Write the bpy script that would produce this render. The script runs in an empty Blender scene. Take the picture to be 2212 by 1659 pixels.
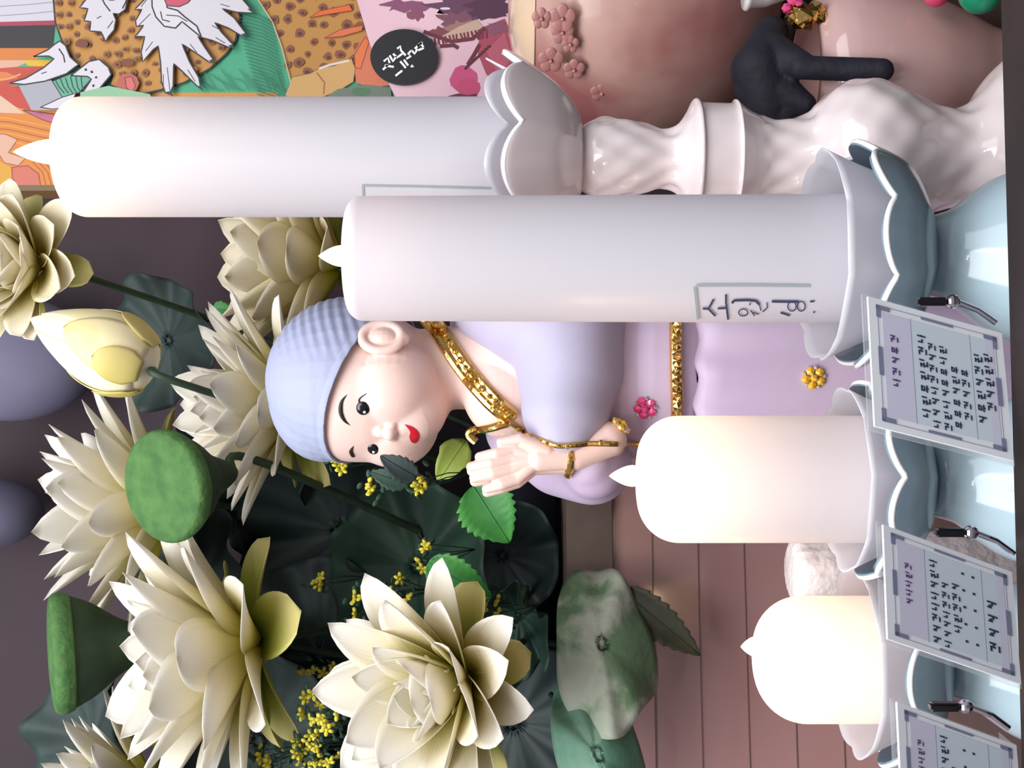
import bpy, bmesh, math, random
from mathutils import Vector, Matrix, Quaternion
from mathutils.bvhtree import BVHTree
from mathutils.geometry import tessellate_polygon
random.seed(7)
S = bpy.context.scene
COL = S.collection
PI = math.pi
F = 2600.0                 # focal length in pixels of the 2212 px wide frame
HC = 1.13                  # camera height; the altar top is at 0.75
TABLE = 0.75

# ------------------------------------------------------------------ camera
cd = bpy.data.cameras.new('camera'); cam = bpy.data.objects.new('camera', cd); COL.objects.link(cam)
cd.sensor_width = 36.0; cd.sensor_fit = 'HORIZONTAL'; cd.lens = F / 2212 * 36.0; cd.clip_start = 0.02
# the phone was held on its side: image right is down, image up is the room's right
cam.matrix_world = Matrix(((0, 1, 0, 0), (0, 0, -1, 0), (-1, 0, 0, HC), (0, 0, 0, 1)))
S.camera = cam
S.view_settings.view_transform = 'Standard'; S.view_settings.look = 'None'
S.view_settings.gamma = 1.0; S.view_settings.use_curve_mapping = False
S.view_settings.exposure = 0.25
# ------------------------------------------------------------------ light
W = bpy.data.worlds.new('world'); S.world = W; W.use_nodes = True
W.node_tree.nodes['Background'].inputs[0].default_value = (0.84, 0.86, 0.95, 1)
W.node_tree.nodes['Background'].inputs[1].default_value = 0.30
def area(name, loc, target, size, power, color, sizey=None):
    l = bpy.data.lights.new(name, 'AREA'); l.energy = power; l.color = color
    l.shape = 'RECTANGLE'; l.size = size; l.size_y = sizey or size
    o = bpy.data.objects.new(name, l); COL.objects.link(o); o.location = loc
    o.rotation_euler = (Vector(target) - Vector(loc)).to_track_quat('-Z', 'Y').to_euler()
    return o
area('shop_ceiling_light', (-0.5, -0.25, 2.6), (0, 0.9, 1.0), 1.9, 52, (0.97, 0.98, 1.0), 1.2)
area('shop_ceiling_light', (0.9, -0.6, 2.4), (0, 0.8, 1.0), 1.4, 16, (0.97, 0.98, 1.0))
for dx in (-0.16, 0.0, 0.13):
    area('shop_spot_lamp', (-0.3 + dx * 1.4, -0.9, 1.95 + abs(dx) * .5), (0, 0.8, 1.0), 0.05, 1.2, (1, 0.98, 0.95))

# ------------------------------------------------------------------ helpers
def P(px, py, Y):          # a pixel of the 2212 x 1659 photograph at depth Y
    return Vector(((829.5 - py) * Y / F, Y, HC + (1106 - px) * Y / F))
def srgb(r, g, b):
    f = lambda c: (c / 255) / 12.92 if c / 255 <= 0.04045 else ((c / 255 + 0.055) / 1.055) ** 2.4
    return (f(r), f(g), f(b), 1)
def mat(name, rgb, rough=0.5, metal=0.0, spec=0.5, coat=0.0, noise=None, bump=None, sss=0, wave=None, trans=0, emit=None):
    m = bpy.data.materials.new(name); m.use_nodes = True; nt = m.node_tree; b = nt.nodes['Principled BSDF']
    c = srgb(*rgb); b.inputs['Base Color'].default_value = c
    b.inputs['Roughness'].default_value = rough; b.inputs['Metallic'].default_value = metal
    b.inputs['Specular IOR Level'].default_value = spec; b.inputs['Coat Weight'].default_value = coat
    b.inputs['Coat Roughness'].default_value = 0.05
    if sss:
        b.inputs['Subsurface Weight'].default_value = sss; b.inputs['Subsurface Scale'].default_value = 0.01
    tc = nt.nodes.new('ShaderNodeTexCoord')
    if noise:              # (scale, rgb2[, contrast])
        n = nt.nodes.new('ShaderNodeTexNoise'); n.inputs['Scale'].default_value = noise[0]; n.inputs['Detail'].default_value = 4
        r = nt.nodes.new('ShaderNodeValToRGB'); k = noise[2] if len(noise) > 2 else 0.15
        r.color_ramp.elements[0].position = 0.5 - k; r.color_ramp.elements[1].position = 0.5 + k
        r.color_ramp.elements[0].color = c; r.color_ramp.elements[1].color = srgb(*noise[1])
        nt.links.new(tc.outputs['Object'], n.inputs['Vector']); nt.links.new(n.outputs['Fac'], r.inputs[0])
        nt.links.new(r.outputs[0], b.inputs['Base Color'])
    if bump or wave:
        bp = nt.nodes.new('ShaderNodeBump')
        if wave:           # (scale, strength, direction)
            n = nt.nodes.new('ShaderNodeTexWave'); n.inputs['Scale'].default_value = wave[0]; n.bands_direction = wave[2]
            n.inputs['Distortion'].default_value = 0.8; bp.inputs['Strength'].default_value = wave[1]; bp.inputs['Distance'].default_value = 0.002
        else:
            n = nt.nodes.new('ShaderNodeTexNoise'); n.inputs['Scale'].default_value = bump[0]; n.inputs['Detail'].default_value = 3
            bp.inputs['Strength'].default_value = bump[1]; bp.inputs['Distance'].default_value = 0.004
        nt.links.new(tc.outputs['Object'], n.inputs['Vector']); nt.links.new(n.outputs['Fac'], bp.inputs['Height'])
        nt.links.new(bp.outputs[0], b.inputs['Normal'])
    return m
def emat(name, rgb, s):
    m = bpy.data.materials.new(name); m.use_nodes = True; nt = m.node_tree; nt.nodes.clear()
    e = nt.nodes.new('ShaderNodeEmission'); e.inputs[0].default_value = srgb(*rgb); e.inputs[1].default_value = s
    o = nt.nodes.new('ShaderNodeOutputMaterial'); nt.links.new(e.outputs[0], o.inputs[0]); return m
def thin(name, rgb, transl, transp, gloss=0.06, rough=0.3, noise=None):   # wax / frosted glass: diffuse + translucent (+ clear)
    m = bpy.data.materials.new(name); m.use_nodes = True; nt = m.node_tree; nt.nodes.clear(); L = nt.links.new
    d = nt.nodes.new('ShaderNodeBsdfDiffuse'); t = nt.nodes.new('ShaderNodeBsdfTranslucent')
    for n in (d, t): n.inputs[0].default_value = srgb(*rgb)
    x = nt.nodes.new('ShaderNodeMixShader'); x.inputs[0].default_value = transl; L(d.outputs[0], x.inputs[1]); L(t.outputs[0], x.inputs[2])
    g = nt.nodes.new('ShaderNodeBsdfGlossy'); g.inputs['Roughness'].default_value = rough; g.inputs[0].default_value = (1, 1, 1, 1)
    y = nt.nodes.new('ShaderNodeMixShader'); y.inputs[0].default_value = gloss; L(x.outputs[0], y.inputs[1]); L(g.outputs[0], y.inputs[2])
    z = nt.nodes.new('ShaderNodeBsdfTransparent'); w = nt.nodes.new('ShaderNodeMixShader'); w.inputs[0].default_value = transp
    L(y.outputs[0], w.inputs[1]); L(z.outputs[0], w.inputs[2])
    o = nt.nodes.new('ShaderNodeOutputMaterial'); L(w.outputs[0], o.inputs[0]); return m
def petal_mat(name, base, mid, tip, transl=0.3):
    m = bpy.data.materials.new(name); m.use_nodes = True; nt = m.node_tree; nt.nodes.clear(); L = nt.links.new
    a = nt.nodes.new('ShaderNodeAttribute'); a.attribute_name = 'along'
    r = nt.nodes.new('ShaderNodeValToRGB'); e = r.color_ramp.elements
    e[0].position = 0.2; e[0].color = srgb(*base); e[1].position = 0.58; e[1].color = srgb(*mid)
    e2 = e.new(0.85); e2.color = srgb(*tip); L(a.outputs['Fac'], r.inputs[0])
    b = nt.nodes.new('ShaderNodeBsdfPrincipled'); b.inputs['Roughness'].default_value = 0.5; b.inputs['Specular IOR Level'].default_value = 0.3
    t = nt.nodes.new('ShaderNodeBsdfTranslucent'); x = nt.nodes.new('ShaderNodeMixShader'); x.inputs[0].default_value = transl
    L(r.outputs[0], b.inputs['Base Color']); L(r.outputs[0], t.inputs[0]); L(b.outputs[0], x.inputs[1]); L(t.outputs[0], x.inputs[2])
    tc = nt.nodes.new('ShaderNodeTexCoord'); n = nt.nodes.new('ShaderNodeTexWave'); n.bands_direction = 'Y'; n.inputs['Scale'].default_value = 120
    n.inputs['Distortion'].default_value = 2; bp = nt.nodes.new('ShaderNodeBump'); bp.inputs['Strength'].default_value = 0.12; bp.inputs['Distance'].default_value = 0.001
    L(tc.outputs['Object'], n.inputs['Vector']); L(n.outputs['Fac'], bp.inputs['Height']); L(bp.outputs[0], b.inputs['Normal'])
    o = nt.nodes.new('ShaderNodeOutputMaterial'); L(x.outputs[0], o.inputs[0]); return m

def tag(o, label=None, cat=None, group=None, kind=None):
    if label: o['label'] = label
    if cat: o['category'] = cat
    if group: o['group'] = group
    if kind: o['kind'] = kind
    return o
def thing(name, label, cat, loc=(0, 0, 0), group=None):
    o = bpy.data.objects.new(name, None); COL.objects.link(o); o.location = loc; o.empty_display_size = 0.02
    return tag(o, label, cat, group)
def obj(name, me, mats, parent=None, smooth=True):
    """link a mesh given in world coordinates (moved into the parent's frame)"""
    if isinstance(me, bmesh.types.BMesh):
        bm = me; me = bpy.data.meshes.new(name); bm.to_mesh(me); bm.free()
    for m in (mats if isinstance(mats, (list, tuple)) else [mats]): me.materials.append(m)
    if smooth:
        for p in me.polygons: p.use_smooth = True
    o = bpy.data.objects.new(name, me); COL.objects.link(o)
    if parent:
        off = Vector((0, 0, 0)); q = parent
        while q: off += q.location; q = q.parent
        me.transform(Matrix.Translation(-off)); o.parent = parent
    else:                   # origin at the bottom centre of the mesh
        v = [w.co for w in me.vertices]
        c = Vector(((min(a.x for a in v) + max(a.x for a in v)) / 2, (min(a.y for a in v) + max(a.y for a in v)) / 2, min(a.z for a in v)))
        me.transform(Matrix.Translation(-c)); o.location = c
    return o
def box(bm, c, s, rz=0, bev=0.0, mi=0):
    r = bmesh.ops.create_cube(bm, size=1); vs = r['verts']
    bmesh.ops.scale(bm, vec=Vector(s), verts=vs)
    if bev:
        es = list({e for v in vs for e in v.link_edges})
        nb = bmesh.ops.bevel(bm, geom=es, offset=bev, segments=2, affect='EDGES')
        vs = list({v for f in nb['faces'] for v in f.verts} | {v for v in vs if v.is_valid})
    bmesh.ops.rotate(bm, cent=(0, 0, 0), matrix=Matrix.Rotation(rz, 3, 'Z'), verts=vs)
    bmesh.ops.translate(bm, vec=Vector(c), verts=vs)
    for f in {f for v in vs for f in v.link_faces}: f.material_index = mi
    return bm
def lathe(bm, c, prof, seg=64, lobes=0, phase=0.0, mi=0, emboss=None):
    """prof: (r, z, k) with z absolute; k = how strongly petal lobes shape that ring (dr, dz)"""
    rings = []
    for p in prof:
        r, z = p[0], p[1]; k = p[2] if len(p) > 2 else 0; dz = p[3] if len(p) > 3 else 0
        ring = []
        for i in range(seg):
            a = 2 * PI * i / seg; l = abs(math.cos(lobes * (a + phase) / 2)) ** 0.7 - 0.75 if lobes else 0
            rr = r * (1 + k * l)
            if emboss: rr += emboss(a, z)
            ring.append(bm.verts.new((c[0] + rr * math.cos(a), c[1] + rr * math.sin(a), z + dz * l)))
        rings.append(ring)
    for A, B in zip(rings, rings[1:]):
        for i in range(seg):
            f = bm.faces.new((A[i], A[(i + 1) % seg], B[(i + 1) % seg], B[i])); f.material_index = mi
    for R, rev in ((rings[0], True), (rings[-1], False)):
        if (R[0].co - R[seg // 2].co).length > 1e-5:
            f = bm.faces.new(list(reversed(R)) if rev else R); f.material_index = mi
    return bm
def catmull(pts, n=6):
    out = []; p = [pts[0]] + list(pts) + [pts[-1]]
    for i in range(1, len(p) - 2):
        for j in range(n):
            t = j / n
            out.append(tuple(0.5 * ((2 * b) + (-a + c) * t + (2 * a - 5 * b + 4 * c - d) * t * t + (-a + 3 * b - 3 * c + d) * t ** 3)
                             for a, b, c, d in zip(p[i - 1], p[i], p[i + 1], p[i + 2])))
    out.append(tuple(pts[-1])); return out
def tube(bm, pts, r, seg=8, mi=0):
    pts = [Vector(p) for p in pts]; rings = []; prev = None
    for i, p in enumerate(pts):
        t = (pts[min(i + 1, len(pts) - 1)] - pts[max(i - 1, 0)]).normalized()
        n = t.orthogonal().normalized() if prev is None else (prev - t * prev.dot(t)).normalized()
        prev = n; b = t.cross(n); rr = r(i / (len(pts) - 1)) if callable(r) else r
        rings.append([bm.verts.new(p + (n * math.cos(2 * PI * k / seg) + b * math.sin(2 * PI * k / seg)) * rr) for k in range(seg)])
    for A, B in zip(rings, rings[1:]):
        for k in range(seg):
            f = bm.faces.new((A[k], A[(k + 1) % seg], B[(k + 1) % seg], B[k])); f.material_index = mi
    bm.faces.new(list(reversed(rings[0]))).material_index = mi; bm.faces.new(rings[-1]).material_index = mi
    return bm
def ball(bm, c, r, rot=None, seg=20, mi=0):
    r = Vector(r) if hasattr(r, '__len__') else Vector((r, r, r))
    M = Matrix.Translation(Vector(c)) @ (rot.to_matrix().to_4x4() if rot else Matrix.Identity(4)) @ Matrix.Diagonal((*r, 1))
    q = bmesh.ops.create_uvsphere(bm, u_segments=seg, v_segments=seg // 2 + 2, radius=1, matrix=M)
    for f in {f for v in q['verts'] for f in v.link_faces}: f.material_index = mi
def capsule(bm, a, b, ra, rb, n=5):
    """rounded cone between two points, one closed skin"""
    a = Vector(a); b = Vector(b); d = (b - a).normalized(); q = d.to_track_quat('Z', 'Y'); Ld = (b - a).length; seg = 28; prof = []
    for i in range(1, 8): t = PI / 2 * i / 7; prof.append((ra * math.sin(t), -ra * math.cos(t)))
    for i in range(7): t = PI / 2 * i / 7; prof.append((rb * math.cos(t), Ld + rb * math.sin(t)))
    rings = [[bm.verts.new(a + q @ Vector((r * math.cos(2 * PI * k / seg), r * math.sin(2 * PI * k / seg), z))) for k in range(seg)] for r, z in prof]
    for A, B in zip(rings, rings[1:]):
        for k in range(seg): bm.faces.new((A[k], A[(k + 1) % seg], B[(k + 1) % seg], B[k]))
    for R_, z in ((rings[0], -ra), (rings[-1], Ld + rb)):
        c = bm.verts.new(a + q @ Vector((0, 0, z)))
        for k in range(seg): bm.faces.new((R_[(k + 1) % seg], R_[k], c) if z < 0 else (R_[k], R_[(k + 1) % seg], c))
def relax(me, sel, iters):
    import numpy as np
    n = len(me.vertices); co = np.empty(n * 3); me.vertices.foreach_get('co', co); co = co.reshape(-1, 3)
    e = np.empty(len(me.edges) * 2, dtype=np.int64); me.edges.foreach_get('vertices', e); e = e.reshape(-1, 2)
    m = sel(co); deg = np.bincount(e.ravel(), minlength=n).astype(float); deg[deg == 0] = 1
    for _ in range(iters):
        acc = np.stack([np.bincount(e[:, 0], co[e[:, 1], k], n) + np.bincount(e[:, 1], co[e[:, 0], k], n) for k in range(3)], 1) / deg[:, None]
        co[m] += (acc[m] - co[m]) * 0.5
    me.vertices.foreach_set('co', co.ravel()); me.update()
def remesh(bm, voxel, smooth=6):
    me = bpy.data.meshes.new('tmp'); bm.to_mesh(me); bm.free(); o = bpy.data.objects.new('tmp', me); COL.objects.link(o)
    m = o.modifiers.new('r', 'REMESH'); m.mode = 'VOXEL'; m.voxel_size = voxel
    s = o.modifiers.new('s', 'SMOOTH'); s.iterations = smooth; s.factor = 0.5
    bpy.context.view_layer.update(); dg = bpy.context.evaluated_depsgraph_get()
    out = bpy.data.meshes.new_from_object(o.evaluated_get(dg)); bpy.data.objects.remove(o); bpy.data.meshes.remove(me)
    out.materials.clear(); return out
def bvh(*mes):
    vs = []; fs = []
    for m in mes:
        k = len(vs); vs += [v.co.copy() for v in m.vertices]; fs += [[i + k for i in p.vertices] for p in m.polygons]
    return BVHTree.FromPolygons(vs, fs)
CAM = Vector((0, 0, HC))
def hit(tree, px, py):
    d = (P(px, py, 1.0) - CAM).normalized(); h = tree.ray_cast(CAM, d)
    return (h[0], h[1]) if h[0] else (None, None)

# ------------------------------------------------------------------ materials
M_dark = mat('dark_stained_wood', (42, 31, 31), 0.6, noise=(14, (30, 22, 22)))
M_tabletop = mat('altar_top_wood', (74, 56, 50), 0.4, noise=(9, (58, 43, 39)))
M_wall = mat('dark_plum_wall_paint', (62, 46, 54), 0.8, noise=(5, (50, 38, 46)))
M_floor = mat('floor_stone', (95, 88, 85), 0.6, noise=(3, (80, 74, 72)))
M_cup = mat('darker_blue_porcelain', (140, 156, 167), 0.14, spec=0.5, coat=0.2, noise=(16, (112, 136, 150)))  # darker tone of the pale blue porcelain, used on the cups
M_cela = mat('pale_blue_porcelain', (178, 200, 210), 0.12, spec=0.45, coat=0.15)
M_white = mat('white_pink_porcelain', (234, 220, 220), 0.14, spec=0.5, coat=0.3)
M_rim = mat('white_glaze', (246, 244, 244), 0.12)
M_skin = mat('bisque_skin', (232, 200, 190), 0.42, sss=0.08)
M_robe = mat('lilac_bisque', (190, 170, 192), 0.55, noise=(9, (184, 166, 194)))
M_sleeve = mat('periwinkle_bisque', (172, 170, 194), 0.6, noise=(7, (178, 168, 192)))
M_hat = mat('lavender_blue_bisque', (158, 164, 192), 0.65, bump=(300, 0.08))
M_gold = mat('polished_gold', (222, 182, 104), 0.2, metal=1.0, bump=(120, 0.25))
M_black = mat('black_enamel', (16, 14, 18), 0.15)
M_red = mat('red_lip_enamel', (196, 22, 44), 0.3)
M_hairpaint = mat('brow_paint', (30, 24, 26), 0.5)
M_leaf = mat('deep_green_leaf', (38, 74, 54), 0.6, noise=(22, (24, 52, 44)))
M_leafdark = mat('blackish_green_leaf', (26, 46, 42), 0.6, noise=(16, (18, 34, 38)))
M_leafteal = mat('dusty_teal_leaf', (42, 60, 56), 0.65, noise=(18, (26, 40, 40)))
M_leafpale = mat('pale_leaf_underside', (178, 186, 168), 0.7, noise=(22, (104, 134, 100), 0.06), bump=(60, 0.6))
M_leafbright = mat('bright_green_leaf', (70, 150, 62), 0.55, noise=(30, (44, 118, 54)))
M_stem = mat('plastic_green_stem', (44, 66, 44), 0.6, noise=(30, (30, 48, 34)))
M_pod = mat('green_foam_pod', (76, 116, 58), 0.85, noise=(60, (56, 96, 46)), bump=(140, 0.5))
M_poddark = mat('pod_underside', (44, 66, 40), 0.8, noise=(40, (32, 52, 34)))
M_yel = mat('tiny_yellow_blossom', (222, 206, 70), 0.6, noise=(200, (186, 180, 50)))
M_petal = petal_mat('cream_petal', (224, 212, 92), (240, 232, 206), (244, 240, 232))
M_petal_y = petal_mat('yellowish_petal', (212, 196, 80), (232, 222, 184), (240, 232, 212))
M_sepal = petal_mat('yellow_green_sepal', (142, 160, 52), (186, 190, 92), (222, 212, 140), 0.15)
M_stamen = mat('cream_stamens', (240, 232, 190), 0.6)
M_sheet = mat('printed_card', (240, 242, 248), 0.35, coat=0.3)
M_ink = mat('blue_black_ink', (52, 56, 84), 0.6)
M_inklight = mat('pale_violet_print', (212, 210, 230), 0.5)
M_band = mat('slate_border_print', (128, 132, 160), 0.5)
M_purple = mat('purple_ink', (92, 66, 120), 0.6)
M_tint = mat('pale_blue_print', (210, 222, 232), 0.4)
M_acryl = thin('clear_acrylic', (225, 235, 240), 0.2, 0.82, gloss=0.3, rough=0.05)
M_liner = thin('frosted_petal_liner', (232, 230, 236), 0.40, 0.08, gloss=0.05)
M_wick = mat('burnt_wick', (30, 22, 18), 0.9)
M_flame = emat('flame_core', (255, 226, 150), 14.0)
M_haloA = None

# ------------------------------------------------------------------ setting
def slab(name, c, s, m, label=None, cat=None, kind=None, rz=0, bev=0):
    o = obj(name, box(bmesh.new(), c, s, rz, bev), m, smooth=False); return tag(o, label, cat, kind=kind)
slab('floor', (0, 0.5, -0.02), (5, 5, 0.04), M_floor, kind='structure')
slab('wall_back', (0, 1.56, 1.4), (5, 0.08, 2.8), M_wall, kind='structure')
t = thing('altar_table', 'dark wooden altar table with raised front board carrying all candle holders', 'table', (0, 0.95, 0))
obj('tabletop', box(bmesh.new(), (0, 1.06, TABLE - 0.0204), (2.2, 0.9, 0.04), 0, 0.004), M_tabletop, t, False)
zr = HC - 1054 * 0.575 / F
a_ = P(2160, 0, 0.575); b_ = P(2205, 1659, 606.05 / 1099); ang = math.atan2(a_.y - b_.y, a_.x - b_.x)
mid = (a_ + b_) / 2; nrm = Vector((math.sin(ang), -math.cos(ang), 0))
c = mid + nrm * 0.02
obj('front_board', box(bmesh.new(), (c.x, c.y, (zr + 0.6) / 2), (2.2, 0.04, zr - 0.6), ang, 0.0012), M_dark, t, False)
for sx in (-1, 1):
    for yy in (0.66, 1.46):
        obj('leg', box(bmesh.new(), (sx * 1.02, yy, 0.365), (0.07, 0.07, 0.73), 0, 0.004), M_dark, t, False)

# tiled step behind, at the left
M_tile = mat('pink_brown_glazed_tile', (170, 132, 130), 0.10, spec=0.7, noise=(3, (160, 120, 116)))
M_grout = mat('grout', (122, 90, 88), 0.7)
M_edge = mat('taupe_edge_board', (120, 104, 94), 0.55, noise=(12, (96, 80, 74)))
YAW = math.radians(8.5)
t = thing('tiled_step', 'pinkish brown glossy tiled step under the lotus arrangement', 'step', (-0.42, 1.22, TABLE))
ztop = HC - 0.053
def stepbox(name, z0, z1, d, m, off=0.0):
    w = 0.84; ca, sa = math.cos(YAW), math.sin(YAW)
    cx, cy = -0.40, 1.145 + d / 2 - off
    return obj(name, box(bmesh.new(), (cx, cy, (z0 + z1) / 2), (w, d, z1 - z0), YAW, 0.001), m, t, False)
stepbox('tile_front', TABLE + 0.0005, ztop - 0.046, 0.27, M_tile)
stepbox('edge_board', ztop - 0.0455, ztop, 0.285, M_edge, 0.008)
bm = bmesh.new()
for k in range(7):
    z = ztop - 0.084 - k * 0.0442
    if z > TABLE + 0.02: box(bm, (-0.40 - math.sin(-YAW) * 0.0, 1.145 + 0.134, z), (0.8403, 0.2703, 0.0009), YAW)
gl = obj('grout_lines', bm, M_grout, t, False)
for o in (gl, bpy.data.objects['tile_front']):
    for v in o.data.vertices: v.co.y -= (ztop - 0.046 - TABLE - v.co.z) * 0.066
tag(obj('planter', box(bmesh.new(), (-0.30, 1.335, ztop + 0.048), (0.5, 0.13, 0.095), YAW, 0.006), mat('navy_black_plastic', (24, 26, 40), 0.5)), 'navy black rectangular planter holding the lotus flowers', 'planter')

# ------------------------------------------------------------------ candle holders
def holder(label, cx, Y, pts, rim_x, lobes, phase, m, scale=1.0, rimR=245, group=None, liner_h=80, tall=False, cdeep=90):
    """pts: (px, radius_px) outline of the stem below the cup, read at the holder's own depth"""
    k = Y / F; base = P(rim_x, cx, Y); X, Yc = base.x, base.y
    zz = lambda px: HC + (1106 - px) * k
    t = thing('candle_holder', label, 'candle holder', (X, Yc, TABLE), group)
    # cup: outside up to the rim, rounded white edge, inside down again
    if tall: cup = [(70, 152), (108, 140), (160, 98), (196, 50), (222, 8), (226, -4)]
    else: cup = [(78, 142), (132, 128), (192, 96), (222, 55), (240, 14), (246, -4)]
    s = rimR / cup[-1][0]
    prof = [(0.012 * 1, zz(rim_x + cup[0][1] * s), 0, 0)]
    for i, (r, d) in enumerate(cup):
        q = (i / (len(cup) - 1)) ** 1.6
        prof.append((r * s * k, zz(rim_x + d * s), 0.06 * q, (0.013 if tall else 0.0085) * q))
    prof = catmull(prof, 5)
    th = 0.0028
    bm = lathe(bmesh.new(), (X, Yc), prof, 144, lobes, phase)
    R = rimR * k
    inner = [(p[0] - th if p[0] > th * 2 else th, p[1] + th * 0.5 + 0.001, p[2], p[3]) for p in reversed(prof)]
    # close: rim strip
    bm2 = bmesh.new()
    last = prof[-1]
    lathe(bm2, (X, Yc), prof + inner[:-8] + [(0.001, inner[-9][1], 0, 0)], 144, lobes, phase)
    bm.free()
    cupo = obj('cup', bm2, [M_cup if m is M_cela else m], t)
    bm = bmesh.new()
    ring = []
    for i in range(145):
        a = 2 * PI * i / 144; l = abs(math.cos(lobes * (a + phase) / 2)) ** 0.7 - 0.75
        rr = (last[0] - th / 2) * (1 + last[2] * l); ring.append((X + rr * math.cos(a), Yc + rr * math.sin(a), last[1] + last[3] * l))
    tube(bm, ring, th * 0.62, 8); obj('rim', bm, M_rim, t)
    # stem and foot
    pr = [(r * k, zz(px)) for px, r in pts]
    zb = TABLE
    pr2 = [p for p in catmull(pr, 5) if p[1] > zb + 0.003] + [(pr[-1][0] * 1.0, zb + 0.003), (pr[-1][0] * 0.98, zb)]
    def emb(a, z):
        if not tall: return 0
        return 0.0011 * math.sin(9 * a + 30 * z) * math.sin(z * 210) * (1 if (zz(1480) < z < zz(1290) or zz(2250) < z < zz(1640)) else 0.15)
    obj('stem', lathe(bmesh.new(), (X, Yc), [(0.004, pr2[0][1])] + pr2, 96, emboss=emb), m, t)
    # frosted petal liner standing inside the cup
    k2 = []
    r0, r1 = rimR * 0.70 * k, rimR * 0.93 * k
    for i in range(9):
        q = i / 8; k2.append((r0 + (r1 - r0) * q ** 1.2, zz(rim_x + 60) + (zz(rim_x - liner_h) - zz(rim_x + 60)) * q, 0.05 * q * q, 0.016 * q * q if tall else 0.0018 * q * q))
    seg = 144; bm = bmesh.new(); rings = []
    for (r, z, kk, dz) in k2 + [(a - 0.0012, b, c_, d) for a, b, c_, d in reversed(k2)]:
        rg = []
        for i in range(seg):
            a = 2 * PI * i / seg; l = abs(math.cos(lobes * (a + phase) / 2)) ** 0.7 - 0.75
            rg.append(bm.verts.new((X + r * (1 + kk * l) * math.cos(a), Yc + r * (1 + kk * l) * math.sin(a), z + dz * l)))
        rings.append(rg)
    for A, B in zip(rings, rings[1:] + rings[:1]):
        for i in range(seg): bm.faces.new((A[i], A[(i + 1) % seg], B[(i + 1) % seg], B[i]))
    obj('petal_liner', bm, M_liner, t)
    return t, X, Yc, k, zz

def candle(label, cy, Y, top, bottom, rad, corner, lamp, lampdepth, flame, tint, topscale=1.0, wax=(226, 223, 229), dome=0.0):
    k = Y / F; zz = lambda px: HC + (1106 - px) * k; X = (829.5 - cy) * k
    z0, z1 = zz(bottom), zz(top); r = rad * k; c = corner * k
    t = thing('pillar_candle', label, 'candle', (X, Y, z0), 'lit pillar candles')
    prof = [(0.0005, z0), (r, z0), (r, z0 + 0.003)]
    n = 14
    for i in range(1, 8): prof.append((r * (1 - (1 - topscale) * i / 8), z0 + (z1 - c - z0) * i / 8))
    rt = r * topscale
    for i in range(n + 1):
        a = PI / 2 * i / n; prof.append((rt - c + c * math.cos(a), z1 - c + c * math.sin(a)))
    prof += [((rt - c) * 0.8, z1 + dome * 0.2), ((rt - c) * 0.5, z1 + dome * 0.35 - 0.0004), (0.004, z1 - 0.001), (0.0004, z1 - 0.001)]
    obj('wax', lathe(bmesh.new(), (X, Y), prof, 72), thin('wax', wax, 0.42, 0.0, gloss=0.04, rough=0.35), t)
    fx0, fx1, fw, fy = flame
    Xf = (829.5 - fy) * k
    bm = bmesh.new(); tube(bm, [(Xf, Y, z1 - 0.003), (Xf, Y, zz(fx1) + 0.004), (Xf + 0.0006, Y, zz(fx1) + 0.008)], 0.0009, 8); obj('wick', bm, M_wick, t)
    H = zz(fx0) - zz(fx1); w = fw / 2 * k
    pf = []
    for i in range(17):
        q = i / 16; pf.append((max(0.0002, w * max(0, math.sin(PI * (0.22 + 0.78 * q ** 0.72))) ** 0.8), zz(fx1) + H * q))
    fo = obj('flame', lathe(bmesh.new(), (Xf, Y), pf, 28), flame_mat(zz(fx1) - z0, H), t)
    # the light the flame throws outward, and the glow it makes inside the wax
    l = bpy.data.lights.new('flame_light', 'POINT'); l.energy = lamp * 0.55; l.color = (1, 0.62, 0.30); l.shadow_soft_size = 0.006
    o = bpy.data.objects.new('flame_light', l); COL.objects.link(o); o.parent = t; o.location = (Xf - X, 0, zz(fx0) + 0.006 - z0)
    l = bpy.data.lights.new('inner_glow', 'POINT'); l.energy = lamp; l.color = tint; l.shadow_soft_size = 0.01
    o = bpy.data.objects.new('inner_glow', l); COL.objects.link(o); o.parent = t; o.location = (0, 0, z1 - lampdepth - z0)
    return t, X, r, zz
def flame_mat(z0, H):
    m = bpy.data.materials.new('flame'); m.use_nodes = True; nt = m.node_tree; nt.nodes.clear(); L = nt.links.new
    tc = nt.nodes.new('ShaderNodeTexCoord'); sp = nt.nodes.new('ShaderNodeSeparateXYZ'); L(tc.outputs['Generated'], sp.inputs[0])
    r = nt.nodes.new('ShaderNodeValToRGB'); L(sp.outputs['Z'], r.inputs[0]); e = r.color_ramp.elements
    e[0].position = 0.0; e[0].color = (1.0, 0.55, 0.2, 1); e[1].position = 1.0; e[1].color = (1.0, 0.42, 0.10, 1)
    a = e.new(0.2); a.color = (1, 0.85, 0.6, 1); a = e.new(0.75); a.color = (1, 0.8, 0.45, 1)
    em = nt.nodes.new('ShaderNodeEmission'); em.inputs[1].default_value = 7.0; L(r.outputs[0], em.inputs[0])
    o = nt.nodes.new('ShaderNodeOutputMaterial'); L(em.outputs[0], o.inputs[0]); return m

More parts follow.
